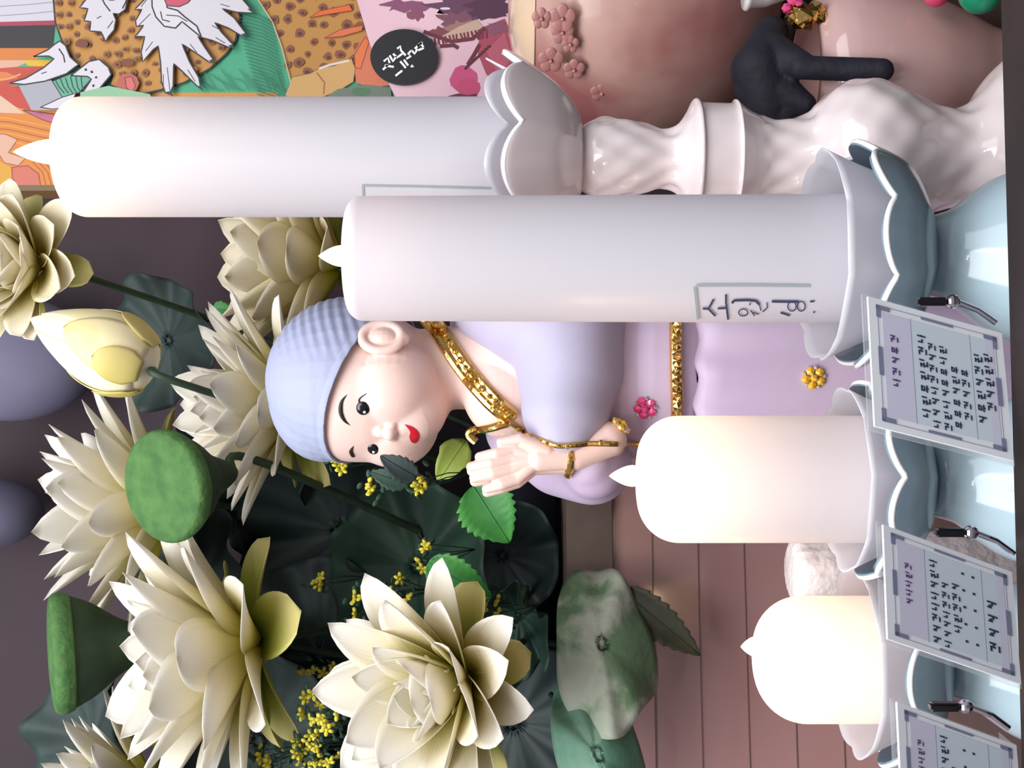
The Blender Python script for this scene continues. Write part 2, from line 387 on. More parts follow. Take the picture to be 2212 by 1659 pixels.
A_pts = [(1255, 66), (1264, 74), (1285, 84), (1320, 87), (1370, 80), (1440, 63), (1475, 88), (1493, 122), (1503, 128), (1512, 120), (1575, 118), (1584, 126), (1592, 120),
         (1620, 100), (1665, 84), (1735, 92), (1762, 118), (1800, 152), (1850, 168), (1905, 162), (1960, 138), (2010, 116), (2060, 106), (2095, 122), (2130, 168), (2160, 205), (2200, 222), (2300, 226)]
holder('tall pinkish white porcelain baluster candle holder with embossed knobs', 343, 0.80, A_pts, 1105, 8, 0.23, M_white, rimR=225, liner_h=42, tall=True, group='porcelain lotus candle holders')
def short_pts(rx, s): return [(rx + 140 * s, 74 * s), (rx + 150 * s, 84 * s), (rx + 175 * s, 92 * s), (rx + 205 * s, 104 * s), (rx + 250 * s, 138 * s), (rx + 300 * s, 172 * s), (rx + 350 * s, 190 * s), (rx + 420 * s, 200 * s), (rx + 500 * s, 205 * s)]
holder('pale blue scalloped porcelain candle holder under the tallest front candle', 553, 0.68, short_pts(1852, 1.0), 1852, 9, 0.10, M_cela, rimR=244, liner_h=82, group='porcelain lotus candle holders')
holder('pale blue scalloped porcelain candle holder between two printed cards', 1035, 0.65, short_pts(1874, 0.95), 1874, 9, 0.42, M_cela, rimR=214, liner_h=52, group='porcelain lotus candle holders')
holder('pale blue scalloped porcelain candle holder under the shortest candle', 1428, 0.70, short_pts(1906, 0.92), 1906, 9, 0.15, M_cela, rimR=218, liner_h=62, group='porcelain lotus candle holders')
cA = candle('tall white pillar candle in the tall pinkish holder', 340, 0.80, 140, 1160, 128, 46, 0.07, 0.014, (28, 142, 54, 328), (1, 0.66, 0.31))
cB = candle('white pillar candle with Korean lettering label, small flame', 559, 0.68, 751, 1900, 139, 34, 0.013, 0.018, (688, 753, 46, 553), (1, 0.60, 0.42), topscale=0.965)
cC = candle('glowing round shouldered candle in front of the praying figurine', 1035, 0.65, 1378, 1940, 137, 88, 0.095, 0.016, (1316, 1382, 46, 1028), (1, 0.66, 0.31))
cD = candle('shortest brightly glowing candle, lower left of the others', 1424, 0.70, 1632, 1960, 135, 104, 0.13, 0.018, (1600, 1640, 42, 1397), (1, 0.66, 0.31))

# paper label with lettering on candle B, wrapped round the wax
def on_cyl(X, Y, r, k, px, py, lift):
    x = (829.5 - py) * Y / F - X; x = max(-r * 0.995, min(r * 0.995, x)); a = math.asin(x / r)
    # perspective: correct for the nearer surface
    for _ in range(3):
        yy = Y - r * math.cos(a); x = (829.5 - py) * yy / F - X; a = math.asin(max(-0.995, min(0.995, x / r)))
    yy = Y - (r + lift) * math.cos(a)
    return Vector((X + (r + lift) * math.sin(a), yy, HC + (1106 - px) * yy / F))
def strokes(bm, f, segs, w, mi=0):
    for s in segs:
        pts = [Vector(p) for p in s]
        out = [pts[0]]
        for a, b in zip(pts, pts[1:]):
            n = max(1, int((b - a).length / 6))
            for i in range(1, n + 1): out.append(a.lerp(b, i / n))
        L_ = []; R_ = []
        for i, p in enumerate(out):
            t = (out[min(i + 1, len(out) - 1)] - out[max(i - 1, 0)]).normalized(); n = Vector((-t.y, t.x))
            L_.append(bm.verts.new(f(*(p + n * w / 2)))); R_.append(bm.verts.new(f(*(p - n * w / 2))))
        for i in range(len(out) - 1):
            bm.faces.new((L_[i], L_[i + 1], R_[i + 1], R_[i])).material_index = mi
def circ(cx, cy, rx, ry=None, n=12): return [(cx + rx * math.cos(2 * PI * i / n), cy + (ry or rx) * math.sin(2 * PI * i / n)) for i in range(n + 1)]
M_labelline = mat('grey_green_label_line', (142, 150, 154), 0.7)
def Zc(x, y): return (1480 + x / 5.267, 590 + y / 5.267)     # magnified detail coordinates
for (cn, cyy, Yd, parts) in (('B', 559, 0.68, None), ('A', 340, 0.80, 1)):
    t_, X_, r_, zz_ = cB if cn == 'B' else cA
    fB = lambda l: (lambda px, py: on_cyl(X_, Yd, r_, Yd / F, px, py, l))
    bm = bmesh.new()
    if cn == 'B':
        strokes(bm, fB(0.0004), [[Zc(130, 135), Zc(700, 132), Zc(1420, 140)], [Zc(110, 150), Zc(130, 330), Zc(150, 520)]], 6, 0)
        g = []
        g += [[Zc(200, 395), Zc(265, 400)], [Zc(325, 290), Zc(265, 400), Zc(345, 480)]]                       # first syllable
        g += [[Zc(465, 235), Zc(465, 330), Zc(490, 520)], [Zc(370, 395), Zc(465, 390)]]
        strokes(bm, fB(0.0005), g, 4.6, 1)
        strokes(bm, fB(0.0005), [[Zc(530, 335), Zc(560, 305), Zc(700, 300), Zc(800, 308), Zc(845, 350)], [Zc(985, 315), Zc(1120, 318), Zc(1290, 318)]], 5.6, 1)
        strokes(bm, fB(0.0005), [[Zc(x, y) for x, y in circ(660, 440, 52, 40)], [Zc(740, 330), Zc(735, 360)], [Zc(745, 415), Zc(790, 480)], [Zc(760, 440), Zc(840, 460)],
                                 [Zc(845, 350), Zc(862, 420)], [Zc(930, 325), Zc(935, 385), Zc(880, 435)]], 2.6, 1)
        strokes(bm, fB(0.0005), [[Zc(x, y) for x, y in circ(1215, 370, 48, 55)], [Zc(x, y) for x, y in circ(1320, 370, 46, 55)]], 2.6, 1)
        strokes(bm, fB(0.0005), [[Zc(1085, 440), Zc(1190, 475)], [Zc(1420, 318), Zc(1470, 312)], [Zc(1460, 430), Zc(1475, 440)]], 4.2, 1)
    else:
        strokes(bm, fB(0.0004), [[(782, 400), (900, 402), (1060, 406)], [(784, 400), (786, 440), (788, 462)]], 5, 0)
    obj('printed_label', bm, [M_labelline, M_ink], t_, False)

# ------------------------------------------------------------------ printed cards in acrylic stands
def card(label, tl, tr, br, bl, Ys, text, clip):
    a, b, c_, d = [P(*q, y) for q, y in zip((tl, tr, br, bl), Ys)]
    c_ = b + d - a
    U = (lambda u, v, l=0: a.lerp(b, u).lerp(d.lerp(c_, u), v) + nn * l)          # u: left -> right of the upright card, v: down
    nn = (b - a).cross(a - d).normalized()
    if nn.y > 0: nn = -nn
    t = thing('printed_card', label, 'card', (d + c_) / 2, 'printed cards on the front board')
    bm = bmesh.new()
    vs = [[bm.verts.new(U(u, v, l)) for (u, v) in ((0, 0), (1, 0), (1, 1), (0, 1))] for l in (0, -0.0012)]
    bm.faces.new(vs[0]); bm.faces.new(list(reversed(vs[1])))
    for i in range(4): bm.faces.new((vs[0][i], vs[1][i], vs[1][(i + 1) % 4], vs[0][(i + 1) % 4]))
    obj('sheet', bm, M_sheet, t, False)
    bm = bmesh.new(); e = 0.025
    for (lo, hi) in ((-0.0018, -0.0032),):
        vs = [[bm.verts.new(U(u, v, l)) for (u, v) in ((-e, -e), (1 + e, -e), (1 + e, 1 + e), (-e, 1 + e))] for l in (lo, hi)]
        bm.faces.new(vs[0]); bm.faces.new(list(reversed(vs[1])))
        for i in range(4): bm.faces.new((vs[0][i], vs[1][i], vs[1][(i + 1) % 4], vs[0][(i + 1) % 4]))
    p = [U(-e, 1 + e, -0.0032), U(1 + e, 1 + e, -0.0032)]; z = zr + 0.0005
    vs = [bm.verts.new(q) for q in (p[0], p[1], Vector((p[1].x, p[1].y + 0.02, min(p[1].z, z + 0.0))), Vector((p[0].x, p[0].y + 0.02, min(p[0].z, z))))]
    bm.faces.new(vs)
    obj('acrylic_stand', bm, M_acryl, t, False)
    bm = bmesh.new()
    def rect(u0, v0, u1, v1, l, mi):
        bm.faces.new([bm.verts.new(U(u, v, l)) for u, v in ((u0, v0), (u1, v0), (u1, v1), (u0, v1))]).material_index = mi
    rect(0.10, 0.095, 0.90, 0.30, 0.0002, 0); rect(0.10, 0.30, 0.90, 0.72, 0.0002, 4); rect(0.10, 0.72, 0.90, 0.86, 0.0002, 4); rect(0.08, 0.86, 0.92, 0.92, 0.0002, 0)
    for u0, v0, u1, v1 in ((.05, .06, .95, .064), (.05, .935, .95, .939), (.05, .06, .054, .94), (.946, .06, .95, .94)): rect(u0, v0, u1, v1, 0.0003, 1)
    for u, v in ((.05, .05), (.95, .05), (.05, .95), (.95, .95)):                 # corner and middle ornaments
        du = 0.09 if u < .5 else -.09; dv = 0.10 if v < .5 else -.10
        rect(*sorted((u, u + du * 1.1))[:1], min(v, v + dv * .32), max(u, u + du * 1.1), max(v, v + dv * .32), 0.0004, 1)
        rect(min(u, u + du * .4), min(v, v + dv), max(u, u + du * .4), max(v, v + dv), 0.0004, 1)
    rect(.40, .05, .62, .082, .0004, 1); rect(.40, .918, .62, .955, .0004, 1); rect(.05, .38, .072, .62, .0004, 1); rect(.928, .38, .95, .62, .0004, 1)
    rect(.09, .30, .91, .303, .0003, 1); rect(.09, .74, .91, .743, .0003, 1)
    def glyph(u, v, s, mi, bold=0.17):                   # a small block letter built from strokes
        r = random.Random(int(u * 977 + v * 3331 + s * 100))
        w = s * bold
        kind = r.randrange(5)
        H = lambda x0, x1, y: rect(u + x0 * s, v + y * s, u + x1 * s, v + y * s + w, 0.0005, mi)
        V = lambda x, y0, y1: rect(u + x * s, v + y0 * s, u + x * s + w, v + y1 * s, 0.0005, mi)
        if kind == 0: H(0, .55, 0); V(.40, 0, .55); V(.8, -.05, .6); H(.62, .8, .25); H(.1, .8, .8)
        elif kind == 1: V(0, 0, .5); H(0, .5, .4); V(.75, -.05, .95); H(.75, 1, .35)
        elif kind == 2: H(.1, .7, 0); V(.1, 0, .35); V(.6, 0, .35); H(.1, .7, .32); H(0, .9, .6); V(.4, .6, .9)
        elif kind == 3: H(0, .55, .1); V(.25, .1, .5); H(0, .6, .45); V(.8, 0, .6); V(.15, .6, .95); H(.15, .8, .85)
        else: V(.15, 0, .45); V(.35, .15, .45); V(.75, 0, .95); H(.5, .75, .4)
    for line in text:
        v, u0, n, s, mi = line[:5]
        for i in range(n):
            if s > 0: glyph(u0 + i * s * 1.55, v, s, mi, 0.2)
            else: rect(u0 + i * 0.15, v, u0 + i * 0.15 + 0.02, v + 0.022, 0.0005, mi)
    obj('printing', bm, [M_inklight, M_band, M_ink, M_purple, M_tint], t, False)
    cx, cy_, Yc = clip
    bm = bmesh.new(); q = P(cx, cy_, Yc)
    box(bm, q, (0.004, 0.006, 0.014), 0, 0.001); ball(bm, q + Vector((0, 0, -0.010)), 0.0035, seg=14, mi=1)
    tube(bm, [q + Vector((0, 0, -0.012)), q + Vector((-0.004, 0, -0.022)), q + Vector((-0.010, -0.001, -0.030))], 0.0014, 8, 1)
    obj('clip', bm, [M_black, mat('chrome', (210, 205, 215), 0.1, metal=1)], t, False)
    return t
card('printed card framed in slate, overlapping two cups, hung under the tall front candle', (1890, 920), (1875, 640), (2175, 715), (2190, 995), (0.526, 0.548, 0.5635, 0.5415),
     [(.145, .34, 5, .055, 3), (.345, .16, 7, .062, 2), (.42, .10, 8, .055, 2), (.50, .10, 8, .055, 2), (.58, .14, 6, .055, 2), (.655, .22, 5, .055, 2), (.76, .22, 6, .062, 2), (.835, .34, 5, .062, 2)], (2012, 652, 0.566))
card('printed card framed in slate, centred between two pale blue cups', (1918, 1380), (1908, 1133), (2190, 1218), (2206, 1478), (0.517, 0.537, 0.556, 0.536),
     [(.145, .36, 5, .05, 3), (.335, .10, 8, .062, 2), (.42, .10, 7, .055, 2), (.50, .26, 5, .06, 2), (.58, .20, 5, -1, 2), (.66, .20, 5, -1, 2), (.77, .20, 4, .08, 2)], (2052, 1150, 0.568))
card('printed card cut off by the left edge, under the shortest candle', (1950, 1762), (1938, 1516), (2204, 1592), (2216, 1850), (0.514, 0.532, 0.552, 0.534),
     [(.145, .36, 5, .05, 3), (.335, .10, 8, .062, 2), (.42, .10, 6, .055, 2), (.52, .16, 5, -1, 2), (.60, .16, 5, -1, 2), (.77, .16, 5, .075, 2)], (2040, 1526, 0.566))

# ------------------------------------------------------------------ praying child monk figurine
KS = 0.95 / F
def Q(px, py, d=0): return Vector(((829.5 - py) * KS, 0.95 + d * KS, HC + (1106 - px) * KS))
fig = thing('monk_figurine', 'praying child monk figurine in lavender hat and gold trimmed lilac robe', 'figurine', (Q(0, 800).x, 0.95, TABLE))
yaw = math.radians(37)
fw = Vector((-math.sin(yaw), -math.cos(yaw), 0)); sd = Vector((math.cos(yaw), -math.sin(yaw), 0)); up = Vector((0, 0, 1))   # face forward, toward the visible ear, up
def E(bm, c, rl, rv, rd, rot=None): ball(bm, c, (rl * KS, rd * KS, rv * KS), rot, seg=32)
bm = bmesh.new()
HCtr = Q(775, 832)
E(bm, HCtr, 168, 182, 168)
def H(fo, si, u): return HCtr + (fw * fo + sd * si + up * u) * KS
qr = Quaternion((0, 0, 1), math.atan2(fw.x, -fw.y) * -1)
for si in (-1, 1): ball(bm, H(66, si * 52, -78), 98 * KS, seg=28)
ball(bm, H(84, 0, -118), 78 * KS, seg=28)                              # chin
ball(bm, H(40, 0, -110), 95 * KS, seg=28)
ball(bm, H(162, 0, -80), (18 * KS, 18 * KS, 15 * KS), seg=16); ball(bm, H(158, 0, -62), 15 * KS, seg=16)
for si in (-1, 1): ball(bm, H(155, si * 15, -84), 12 * KS, seg=14)
ball(bm, H(140, 0, -108), 24 * KS, seg=16); ball(bm, H(128, 0, -134), 20 * KS, seg=16)
# ears: rim, lobe and bowl
for si in (1, -1):
    ec = HCtr + (fw * 56 + sd * si * 158 - up * 70) * KS if si > 0 else HCtr + (fw * 0 - sd * 165 - up * 70) * KS
    en = (sd * si * 0.85 + fw * 0.25 + Vector((0, -0.35, 0)) * (1 if si > 0 else 0)).normalized(); ea = up.cross(en).normalized()
    for i in range(56):
        a = 2 * PI * i / 56; rr = 0.91 + 0.09 * math.sin(a)
        ball(bm, ec + (ea * math.cos(a) * 33 * rr + up * math.sin(a) * 44 * rr + en * 12) * KS, 10.5 * KS, seg=10)
    ball(bm, ec + up * 2 * KS, (27 * KS, 26 * KS, 36 * KS), seg=16); ball(bm, ec - up * 38 * KS + en * 6 * KS, 15 * KS, seg=14)
    for i in range(20):
        a = -0.9 + i * 0.13; ball(bm, ec + (ea * math.cos(a) * -14 + up * math.sin(a) * 22 + en * 13) * KS, 6.5 * KS, seg=8)
capsule(bm, Q(930, 795, 10), Q(1110, 790, 0), 88 * KS, 100 * KS)       # neck
E(bm, Q(1130, 800, -20), 150, 130, 105); E(bm, Q(1090, 850, -60), 95, 90, 70)
# forearms and hands pressed together
def hand(off_y, off_d, s):
    w = Q(1232, 972 + off_y, -205 + off_d)
    capsule(bm, Q(1300, 940 + off_y, -190 + off_d), w, 36 * KS, 30 * KS, 12)
    k1 = Q(1160, 976 + off_y, -214 + off_d); k2 = Q(1112, 984 + off_y, -218 + off_d)
    capsule(bm, w, k1, 28 * KS, 27 * KS, 12)
    for ky, (kx, ty, tx, rr) in zip((958, 977, 997, 1017), ((1110, 974, 1042, 11.5), (1104, 994, 1026, 12.5), (1106, 1015, 1032, 12.5), (1116, 1037, 1056, 11.5))):
        a = Q(kx, ky + off_y, -220 + off_d); capsule(bm, k1, a, 17 * KS, 12.5 * KS, 16)
        m_ = Q((kx + tx) / 2, (ky + ty) / 2 + off_y, -226 + off_d); capsule(bm, a, m_, 12 * KS, rr * KS, 9); capsule(bm, m_, Q(tx, ty + off_y, -217 + off_d), rr * KS, (rr - 1.5) * KS, 9)
    capsule(bm, Q(1175, 962 + off_y, -222 + off_d), Q(1122, 938 + off_y, -228 + off_d * .4), 17 * KS, 12 * KS, 12); capsule(bm, Q(1122, 938 + off_y, -228 + off_d * .4), Q(1084, 944 + off_y, -226 + off_d * .4), 12 * KS, 9 * KS, 9)
hand(0, 0, 1); hand(10, 34, -1)
body = remesh(bm, 2.0 * KS, 3)
nose = H(160, 0, -78); earc = HCtr + (fw * 56 + sd * 158 - up * 70) * KS; wr_ = Q(1100, 985, -215)
def far(co, p, r): return ((co - list(p)) ** 2).sum(1) > (r * KS) ** 2
up_ = lambda co: (co[:, 2] > Q(1060, 0).z) & far(co, earc, 66) & far(co, wr_, 105)
relax(body, lambda co: up_(co) & far(co, nose, 36), 60)
relax(body, lambda co: ~far(co, nose, 40), 10)
relax(body, lambda co: up_(co) & far(co, H(150, 0, -90), 70), 120)
bodyO = obj('body', body.copy(), M_skin, fig)

bm = bmesh.new()      # hat: dome cut by the slanting rim
hc = Q(760, 820); E(bm, hc, 180, 184, 180); E(bm, Q(700, 850, 20), 150, 122, 150)
hm = remesh(bm, 2.6 * KS, 6); bm = bmesh.new(); bm.from_mesh(hm)
p1, p2, p3 = Q(742, 1010, 0), Q(722, 905, -160), Q(822, 702, -120)
n = (p2 - p1).cross(p3 - p1).normalized(); n = n if n.z > 0 else -n
bmesh.ops.bisect_plane(bm, geom=bm.verts[:] + bm.edges[:] + bm.faces[:], plane_co=p1, plane_no=n, clear_inner=True)
ax = Q(700, 840)
for v in bm.verts:    # knitted ridges fade in toward the back of the crown
    d = v.co - ax; a = math.atan2(d.z * 0.9 + 0.0001, d.x); wgt = max(0, min(1, (v.co.x - Q(0, 790).x) / (70 * KS)))
    s_ = (v.co - p1).dot(n); 
    v.co += (v.co - hc).normalized() * (math.sin((v.co.z - 0.35 * v.co.x) / (3.6 * KS)) * 1.2 * KS * wgt)
    if s_ < 14 * KS: v.co += (v.co - hc).normalized() * 3.0 * KS * (1 - (s_ / (14 * KS)) ** 2)
obj('knit_hat', bm, M_hat, fig).modifiers.new('thick', 'SOLIDIFY').thickness = 0.002
fig.children[-1].modifiers['thick'].offset = -1

# robe torso, sleeves
bm = bmesh.new()
E(bm, Q(1200, 775, 10), 205, 230, 135); E(bm, Q(1330, 770, 0), 225, 200, 165); E(bm, Q(1420, 770, 0), 228, 160, 175)
E(bm, Q(1075, 700, 30), 165, 105, 105); E(bm, Q(1120, 880, 20), 130, 110, 95)
robe = remesh(bm, 3 * KS, 10)
# open the neckline: cut away along the collar plane
bm = bmesh.new(); bm.from_mesh(robe)
c1, c2, c3 = Q(925, 690, -60), Q(1075, 895, -150), Q(940, 760, 120)
nn = (c2 - c1).cross(c3 - c1).normalized(); nn = nn if nn.z > 0 else -nn
bmesh.ops.bisect_plane(bm, geom=bm.verts[:] + bm.edges[:] + bm.faces[:], plane_co=c1, plane_no=nn, clear_outer=True)
robe = bpy.data.meshes.new('robe'); bm.to_mesh(robe); bm.free()
robeO = obj('robe', robe.copy(), M_robe, fig)
def sleeve(pts, name, m):
    bm = bmesh.new()
    for (a, ra), (b, rb) in zip(pts, pts[1:]): capsule(bm, Q(*a), Q(*b), ra * KS, rb * KS, 16)
    me = remesh(bm, 3 * KS, 12); relax(me, lambda co: co[:, 2] > -9, 60)
    for v in me.vertices:          # soft folds round the bend of the arm
        d = (v.co - Q(1150, 800, -200)); v.co.y += math.sin((v.co.z * 0.8 + v.co.x * 0.6) / (30 * KS)) * 1.8 * KS
    obj(name, me.copy(), m, fig); return me
s1 = sleeve([((1085, 660, -30), 108), ((1150, 680, -90), 122), ((1220, 720, -120), 122), ((1225, 800, -135), 112), ((1215, 880, -165), 92), ((1212, 925, -185), 66)], 'sleeve', M_sleeve)
s2 = sleeve([((1120, 930, 30), 74), ((1210, 985, 0), 88), ((1275, 1000, -60), 86), ((1275, 1000, -130), 66), ((1262, 990, -160), 52)], 'sleeve', M_robe)
# skirt with gathered top edge, down to the table
bm = bmesh.new(); seg = 160; rings = []; zs = [1478, 1484, 1500, 1530, 1600, 1700, 1800, 1900, 2000, 2100, 2145.5]; rs = [196, 214, 228, 236, 240, 248, 256, 262, 268, 272, 272]
for px, r in zip(zs, rs):
    ring = []
    for i in range(seg):
        a = 2 * PI * i / seg; q = min(1, (px - 1478) / 120); pl = 7 * math.sin(14 * a) * (1 - q * .6) + 9 * q * math.sin(5 * a + 1.3)
        c0 = Q(px + (6 * math.sin(14 * a + 1) if px < 1490 else 0), 785, 0)
        ring.append(bm.verts.new(c0 + Vector((math.cos(a) * (r + pl), math.sin(a) * (r * .8 + pl), 0)) * KS))
    rings.append(ring)
for A, B in zip(rings, rings[1:]):
    for i in range(seg): bm.faces.new((A[i], A[(i + 1) % seg], B[(i + 1) % seg], B[i]))
bm.faces.new(rings[0]); bm.faces.new(list(reversed(rings[-1])))
skm = bpy.data.meshes.new('skirt'); bm.to_mesh(skm); bm.free(); obj('skirt', skm.copy(), M_robe, fig)

head_t = bvh(body); all_t = bvh(body, robe, s1, s2, skm)
def on(tree, px, py, lift=0.0):
    h, n = hit(tree, px, py)
    if h is None: h = P(px, py, 0.93); n = Vector((0, -1, 0))
    if n.dot(CAM - h) < 0: n = -n
    return h + n * lift, n
def decal(name, px, py, rx, ry, thick, m, rot=0, tree=None):
    h, n = on(tree or head_t, px, py); bm = bmesh.new()
    q = n.to_track_quat('Z', 'Y') @ Quaternion((0, 0, 1), rot)
    ball(bm, h, (rx * KS, ry * KS, thick * KS), q, seg=20)
    return obj(name, bm, m, fig)
def line_on(tree, pts, r, lift, n=6, seg=8, mi=0, bm=None):
    bm = bm or bmesh.new(); out = []
    for x, y in catmull(pts, n):
        h, nn_ = on(tree, x, y, lift); out.append(h)
    # drop jumps in depth
    sm = [out[0]]
    for i in range(1, len(out) - 1): sm.append((out[i - 1] + out[i] * 2 + out[i + 1]) / 4)
    sm.append(out[-1]); tube(bm, sm, r, seg, mi); return bm
e1 = decal('eye', 784, 882, 15, 14, 5, M_black); e2 = decal('eye', 806, 970, 15, 12, 5, M_black)
for (x, y), o in (((788, 888), e1), ((808, 973), e2)):
    h, n = on(head_t, x, y, 5.0 * KS); bm = bmesh.new(); ball(bm, h, 3.0 * KS, seg=10); obj('eye_glint', bm, M_rim, fig)
obj('eyelash', line_on(head_t, [(778, 874), (776, 862), (792, 850)], lambda q: (2.6 - 1.8 * q) * KS, 0.3 * KS), M_hairpaint, fig)
tap = lambda w: (lambda q: max(0.4, w * math.sin(PI * min(1, max(0, q)))) * KS)
obj('eyebrow', line_on(head_t, [(750, 852), (738, 868), (736, 890), (744, 908), (757, 919)], tap(4.6), 0.2 * KS), M_hairpaint, fig)
obj('eyebrow', line_on(head_t, [(764, 963), (758, 974), (762, 984), (766, 987)], tap(4.4), 0.2 * KS), M_hairpaint, fig)
def face_poly(name, pts, cx, m, lift):
    bm = bmesh.new(); h, n = on(head_t, *cx, lift * 2.2); c0 = bm.verts.new(h); ring = []
    for x, y in catmull(list(pts) + [pts[0]], 4)[:-1]: ring.append(bm.verts.new(on(head_t, x, y, lift)[0]))
    mid_ = [bm.verts.new(on(head_t, *((829.5 - (v.co.x * .5 + c0.co.x * .5) * F / (v.co.y * .5 + c0.co.y * .5)) * 0 + p for p in q_), lift * 1.8)[0]) for v, q_ in zip(ring, [((x + cx[0]) / 2, (y + cx[1]) / 2) for x, y in catmull(list(pts) + [pts[0]], 4)[:-1]])]
    N = len(ring)
    for i in range(N):
        bm.faces.new((ring[i], ring[(i + 1) % N], mid_[(i + 1) % N], mid_[i])); bm.faces.new((mid_[i], mid_[(i + 1) % N], c0))
    bmesh.ops.recalc_face_normals(bm, faces=bm.faces[:]); return obj(name, bm, m, fig)
face_poly('lips', [(874, 916), (882, 924), (886, 934), (884, 943), (889, 954), (899, 956), (906, 944), (903, 932), (890, 921)], (893, 939), M_red, 1.2 * KS)
# gold collar with beads and stones
col = [(915, 690), (932, 712), (952, 742), (985, 790), (1022, 835), (1062, 878), (1096, 906)]
bm = bmesh.new(); line_on(all_t, col, 10 * KS, 4 * KS, bm=bm); line_on(all_t, [(x + 17, y - 15) for x, y in col], 9 * KS, 4 * KS, bm=bm)
line_on(all_t, [(x + 9, y - 8) for x, y in col], 9 * KS, 2 * KS, bm=bm)
pts = catmull([(x + 12, y - 10) for x, y in col], 6)
for i, (x, y) in enumerate(pts[::2]):
    h, n = on(all_t, x, y, 12 * KS); bmesh.ops.create_icosphere(bm, subdivisions=1, radius=(8.5 if i % 2 else 6.5) * KS, matrix=Matrix.Translation(h))
obj('gold_collar', bm, M_gold, fig, False)
bm = bmesh.new(); line_on(all_t, [(1096, 906), (1130, 930), (1170, 950), (1205, 962), (1240, 960), (1300, 959), (1385, 958)], 5.5 * KS, 3 * KS, bm=bm)
for (x, y) in catmull([(1100, 912), (1140, 936), (1185, 955), (1225, 962)], 4)[::2]:
    h, n = on(all_t, x, y, 7 * KS); bmesh.ops.create_icosphere(bm, subdivisions=1, radius=5.5 * KS, matrix=Matrix.Translation(h))
h, n = on(all_t, 1298, 957, 6 * KS); bmesh.ops.create_icosphere(bm, subdivisions=1, radius=7 * KS, matrix=Matrix.Translation(h))
obj('gold_trim', bm, M_gold, fig, False)
bm = bmesh.new(); line_on(all_t, [(1028, 955), (1012, 938), (1030, 928), (1060, 922), (1096, 912)], 9 * KS, 3 * KS, bm=bm); obj('gold_trim', bm, M_gold, fig, False)
bm = bmesh.new(); line_on(all_t, [(1458, 640), (1459, 720), (1460, 800), (1462, 860), (1462, 910)], 13 * KS, 4 * KS, bm=bm)
for y in range(650, 890, 17):
    h, n = on(all_t, 1459, y, 12 * KS); bmesh.ops.create_icosphere(bm, subdivisions=1, radius=11 * KS, matrix=Matrix.Translation(h) @ Matrix.Rotation(y, 4, 'Y'))
obj('gold_belt', bm, M_gold, fig, False)
bm = bmesh.new()
wr = Q(1222, 976, -205); pts = [wr + Vector((math.cos(a) * 36, math.sin(a) * 44 + 16, -math.cos(a) * 4)) * KS for a in [2 * PI * i / 24 for i in range(25)]]
tube(bm, pts, 6.5 * KS, 8)
for p in pts[::3]: bmesh.ops.create_icosphere(bm, subdivisions=1, radius=9 * KS, matrix=Matrix.Translation(p))
obj('gold_bracelet', bm, M_gold, fig, False)
M_pinkgem = mat('pink_crystal', (226, 66, 130), 0.08, spec=1.0, coat=1.0); M_yelgem = mat('yellow_crystal', (236, 178, 30), 0.08, spec=1.0, coat=1.0)
M_clear = mat('silver_setting', (232, 226, 214), 0.12, metal=0.8)
for x, y, s, m in ((1394, 880, 1.08, M_pinkgem), (1340, 921, 0.95, M_yelgem), (1757, 815, 1.05, M_yelgem)):
    h, n = on(all_t, x, y, 3 * KS); bm = bmesh.new(); q = n.to_track_quat('Z', 'Y')
    for i in range(5):
        d = q @ Vector((math.cos(i * 2 * PI / 5 + .5), math.sin(i * 2 * PI / 5 + .5), 0)) * 15 * s * KS
        bmesh.ops.create_icosphere(bm, subdivisions=1, radius=9.5 * s * KS, matrix=Matrix.Translation(h + d) @ q.to_matrix().to_4x4() @ Matrix.Diagonal((1, 1, .7, 1)))
    k0 = len(bm.faces)
    for i in range(5):
        d = q @ Vector((math.cos(i * 2 * PI / 5 + 1.13), math.sin(i * 2 * PI / 5 + 1.13), 0)) * 20 * s * KS
        bmesh.ops.create_icosphere(bm, subdivisions=1, radius=4.5 * s * KS, matrix=Matrix.Translation(h + d))
    bmesh.ops.create_icosphere(bm, subdivisions=1, radius=8 * s * KS, matrix=Matrix.Translation(h + n * 5 * KS))
    bm.faces.ensure_lookup_table()
    for f in bm.faces[k0:k0 + 100]: f.material_index = 1
    obj('gem_flower', bm, [m, M_clear], fig, False)

# ------------------------------------------------------------------ lotus flowers
def petal_mesh(L, Wd, t0, t1, cup, blunt=0.0, nu=14, nv=8, name='petal', ruffle=0.0):
    me = bpy.data.meshes.new(name); vs = []; fs = []; al = []
    x = z = 0.0; base = []
    for i in range(nu + 1):
        s = i / nu; th = t0 + (t1 - t0) * s; base.append((x, z, th)); x += math.sin(th) * L / nu; z += math.cos(th) * L / nu
    e = 0.85 - 0.45 * blunt; mx = max((q / 60) ** 0.75 * (1 - q / 60) ** e for q in range(61))
    for i, (bx, bz, th) in enumerate(base):
        s = i / nu; w = Wd / 2 * max(0.12 * (1 - s), (s ** 0.75) * (1 - s) ** e / mx)
        nx, nz = -math.cos(th), math.sin(th)           # towards the flower's axis
        for j in range(nv + 1):
            t = -1 + 2 * j / nv; c = cup * w * t * t * (1 - 0.5 * s) * 1.0
            c += ruffle * math.sin(9 * s + 3 * t) * abs(t)
            vs.append((bx + nx * c, t * w * (1 - 0.12 * cup * t * t), bz + nz * c)); al.append(s)
    for i in range(nu):
        for j in range(nv):
            a = i * (nv + 1) + j; fs.append((a, a + 1, a + nv + 2, a + nv + 1))
    me.from_pydata(vs, [], fs)
    at = me.attributes.new('along', 'FLOAT', 'POINT')
    for i, v in enumerate(al): at.data[i].value = v
    for p in me.polygons: p.use_smooth = True
    return me
ROT = math.radians
